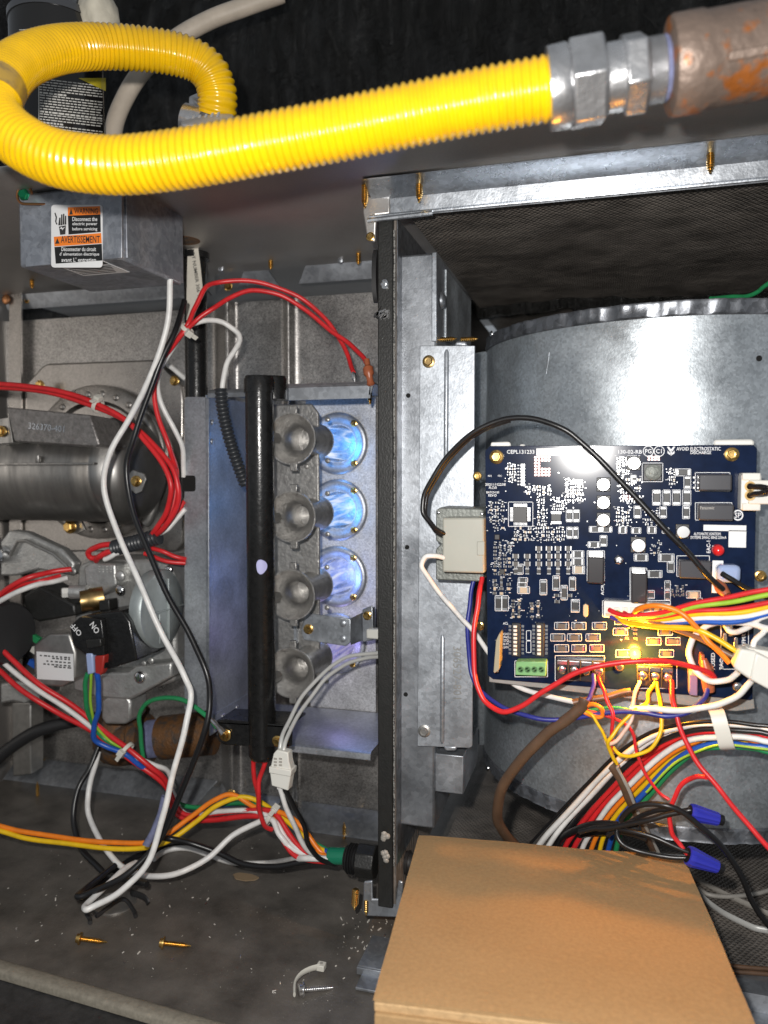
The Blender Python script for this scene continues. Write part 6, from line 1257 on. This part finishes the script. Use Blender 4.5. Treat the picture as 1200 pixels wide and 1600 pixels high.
for k in range(24):
    y = 122+k*4.2; x = 62.0; 
    while x < 158:
        w = rnd.uniform(3, 9); x2 = min(x+w, 160)
        if k in (5, 16) and x > 100: break
        sl = 0.12; P4 = [on_can(xx, yy+(xx-62)*sl, rc+.0003) for xx, yy in ((x, y), (x2, y), (x2, y+(2.6 if k in (5, 12, 16) else 1.7)), (x, y+(2.6 if k in (5, 12, 16) else 1.7)))]
        mb.add(P4, [(0, 1, 2, 3)]); x = x2+1.4
for (xa_, ya_, xb_, yb_) in ((60, 128, 61.4, 215),): mb.add([on_can(x, y, rc+.0003) for x, y in ((xa_, ya_), (xb_, ya_), (xb_, yb_), (xa_, yb_))], [(0, 1, 2, 3)])
tp = []
for i in range(10): x0_ = 30+i*6.5; mb.add([on_can(x, y, rc+.0003) for x, y in ((x0_, 46-i*.3), (x0_+6.5, 46-i*.3), (x0_+6.5, 47.2-i*.3), (x0_, 47.2-i*.3))], [(0, 1, 2, 3)])
build(mb, 'small_print', 'can_white', body, smooth=False, kind='stuff')
mb = MB()
for i in range(12):
    x0_ = 122+i*3.6; mb.add([on_can(x, y, rc+.0004) for x, y in ((x0_, 122+max(0, 0)), (x0_+3.6, 122), (x0_+3.6, 122+(i+1)*1.7), (x0_, 122+i*1.7))], [(0, 1, 2, 3)])
build(mb, 'yellow_band', 'can_yellow', body, smooth=False)
# dried foam blob on the can, cream tube behind
mb = MB(); p = at(155, 20, 0.50); prof = [(-.0215, .001), (-.019, .008), (-.012, .0125), (-.003, .0145), (.006, .0130), (.013, .0085), (.0165, .001)]; mb.lathe(p, (0.15, 0, 1), prof, 22)
for v in mb.v: v += (v-p)*(0.10*math.sin(v.x*420)+0.10*math.sin(v.z*530+1)+0.05*math.sin(v.y*700))
build(mb, 'foam_blob', 'foam', ang=180, label='lump of pale dried foam beside the can top', cat='foam')
wire('cream_tube', 'cream_tube', 27, [(150, 330, .56), (172, 225, .56), (184, 180, .565), (205, 135, .57), (240, 92, .58), (280, 58, .59), (330, 30, .60), (385, 10, .61), (440, -10, .62)], label='cream rubber tube curving up behind the yellow hose', cat='tube', n=18)

# ================================================================== cardboard box and litter on the floor
zb0, zb1 = 0.004, 0.103
A_ = atz(655, 1300, zb1); B_ = atz(1068, 1334, zb1); u = (B_-A_).normalized(); w = (B_-A_).length; v_ = V((u.y, -u.x, 0)); D_ = 0.159
ctr = A_+u*(w/2)+v_*(D_/2)
bxx = thing('cardboard_box', (ctr.x, ctr.y, zb0), 'plain brown cardboard box lying in front of the blower', 'box')
def slab(name, c, hu, hv, z0, z1, mt, bev=0.0008): mb = MB(); mb.obox(V((c.x, c.y, (z0+z1)/2)), u*hu, v_*hv, V((0, 0, (z1-z0)/2))); return build(mb, name, mt, bxx, bev)
mb = MB(); NU, NV = 24, 24; vs = []
for top in (1, 0):
    for j in range(NV+1):
        for i in range(NU+1):
            a_, b_ = i/NU*2-1, j/NV*2-1; q_ = ctr+u*(a_*w/2)+v_*(b_*(D_/2-0.0015))
            ed = 0.0009*(abs(a_)**14+abs(b_)**14) if top else 0
            vs.append(V((q_.x, q_.y, (zb1 if top else zb1-0.0024)-ed+(0.0010*mnoise.noise(q_*22)+0.0005*mnoise.noise(q_*60)-0.0006*(1-a_*a_)*(1-b_*b_)))))
N1 = (NU+1)*(NV+1); fs = []
for j in range(NV):
    for i in range(NU): k_ = j*(NU+1)+i; fs += [(k_, k_+1, k_+NU+2, k_+NU+1), (N1+k_, N1+k_+NU+1, N1+k_+NU+2, N1+k_+1)]
for i in range(NU): fs += [(i, N1+i, N1+i+1, i+1), (NV*(NU+1)+i, NV*(NU+1)+i+1, N1+NV*(NU+1)+i+1, N1+NV*(NU+1)+i)]
for j in range(NV): fs += [(j*(NU+1), (j+1)*(NU+1), N1+(j+1)*(NU+1), N1+j*(NU+1)), (j*(NU+1)+NU, N1+j*(NU+1)+NU, N1+(j+1)*(NU+1)+NU, (j+1)*(NU+1)+NU)]
mb.add(vs, fs); build(mb, 'lid', 'cardboard', bxx, ang=60)
slab('tray_walls', ctr, w/2-0.0012, D_/2-0.0045, zb0, zb1-0.0028, 'cardboard')
slab('front_flap', ctr+v_*(D_/2-0.0002), w/2-0.0010, 0.0018, zb0+0.001, zb1-0.0060, 'cardboard')
slab('tuck_edge', ctr+v_*(D_/2-0.0020), w/2-0.0004, 0.0012, zb1-0.0068, zb1-0.0026, 'cardboard_edge', 0.0006)
def floor_screw(x0, y0, x1, y1, mt, lb, rh=0.0042, grp='loose floor screws'):
    a, b = atz(x0, y0, 0.0042), atz(x1, y1, 0.0012); ax_ = (b-a).normalized(); t = thing('loose_screw', a, lb, 'screw', grp)
    mb = MB(); mb.lathe(a, ax_, [(-.0012, rh*.5), (-.001, rh*.7), (0.0010, rh*.72), (.0011, rh), (.002, rh), (.0022, .002)], 18); build(mb, 'head', mt, t)
    build(threaded(a+ax_*.002, b, 0.0019, 0.0012), 'shank', mt, t)
floor_screw(122, 1466, 166, 1472, 'gold_zinc', 'left brass-coloured screw lying on the floor'); floor_screw(252, 1473, 298, 1478, 'gold_zinc', 'right brass-coloured screw lying on the floor')
floor_screw(469, 1547, 520, 1543, 'steel_bright', 'silver screw lying beside the used cable tie', 0.0050)
ct = thing('cut_cable_tie', atz(480, 1530, 0), 'used clear cable tie curled beside the silver screw', 'cable tie'); P = spline([atz(*q) for q in ((460, 1554, .003), (461, 1535, .005), (470, 1522, .006), (485, 1514, .006), (502, 1510, .005))], 6)
mb = MB(); mb.tube(P, 0.0022, 8, flat=0.4); build(mb, 'strap', 'ty_wrap', ct); c = atz(502, 1510, .005); mb = MB(); mb.obox(c, V((.0028, 0, 0)), V((0, .0028, 0)), V((0, 0, .0020))); mb.obox(c+V((0, 0, .0004)), V((.001, 0, 0)), V((0, .0014, 0)), V((0, 0, .0020)), 1); build(mb, 'tie_head', ['ty_wrap', 'wire_grey'], ct, 0.0005)
mb = MB(); c = atz(383, 1371, 0.001); pts_ = [c+V((0.011*math.cos(a)*(1+.15*math.sin(3*a)), 0.0055*math.sin(a)*(1+.2*math.cos(5*a)), 0.0006*math.sin(4*a))) for a in [i*2*math.pi/20 for i in range(20)]]; mb.prism(pts_, (0, 0, .0006)); build(mb, 'dry_leaf', 'leaf_dry', label='flat tan scrap lying on the floor before the wires', cat='scrap')
# swarf and grit
mb = MB(); 
for i in range(360):
    if i < 200: p = V((rnd.uniform(XL+.15, -0.13), rnd.uniform(0.43, 0.64), 0.0006))
    elif i < 280: c0 = atz(rnd.choice((585, 560, 600)), rnd.choice((1440, 1470, 1490)), 0.0006); p = c0+V((rnd.gauss(0, .008), rnd.gauss(0, .008), 0))
    else: p = V((rnd.uniform(-0.12, 0.25), rnd.uniform(0.53, 0.75), 0.0066))
    s = abs(rnd.gauss(0, .00026))+.00012; a = rnd.uniform(0, 3.1); mb.obox(p, V((math.cos(a), math.sin(a), .2))*s*rnd.uniform(.8, 2), V((-math.sin(a), math.cos(a), 0))*s*.6, V((0, 0, s*.5)), 1 if rnd.random() < .25 else 0)
build(mb, 'floor_grit', ['dust', 'steel_bright'], kind='stuff', label='pale grit and metal chips scattered over the floor pan', cat='grit', smooth=False)
for i, (x, y, r_) in enumerate(((12, 1395, 9), (105, 1445, 6), (95, 1480, 9), (150, 1335, 5))):
    pass
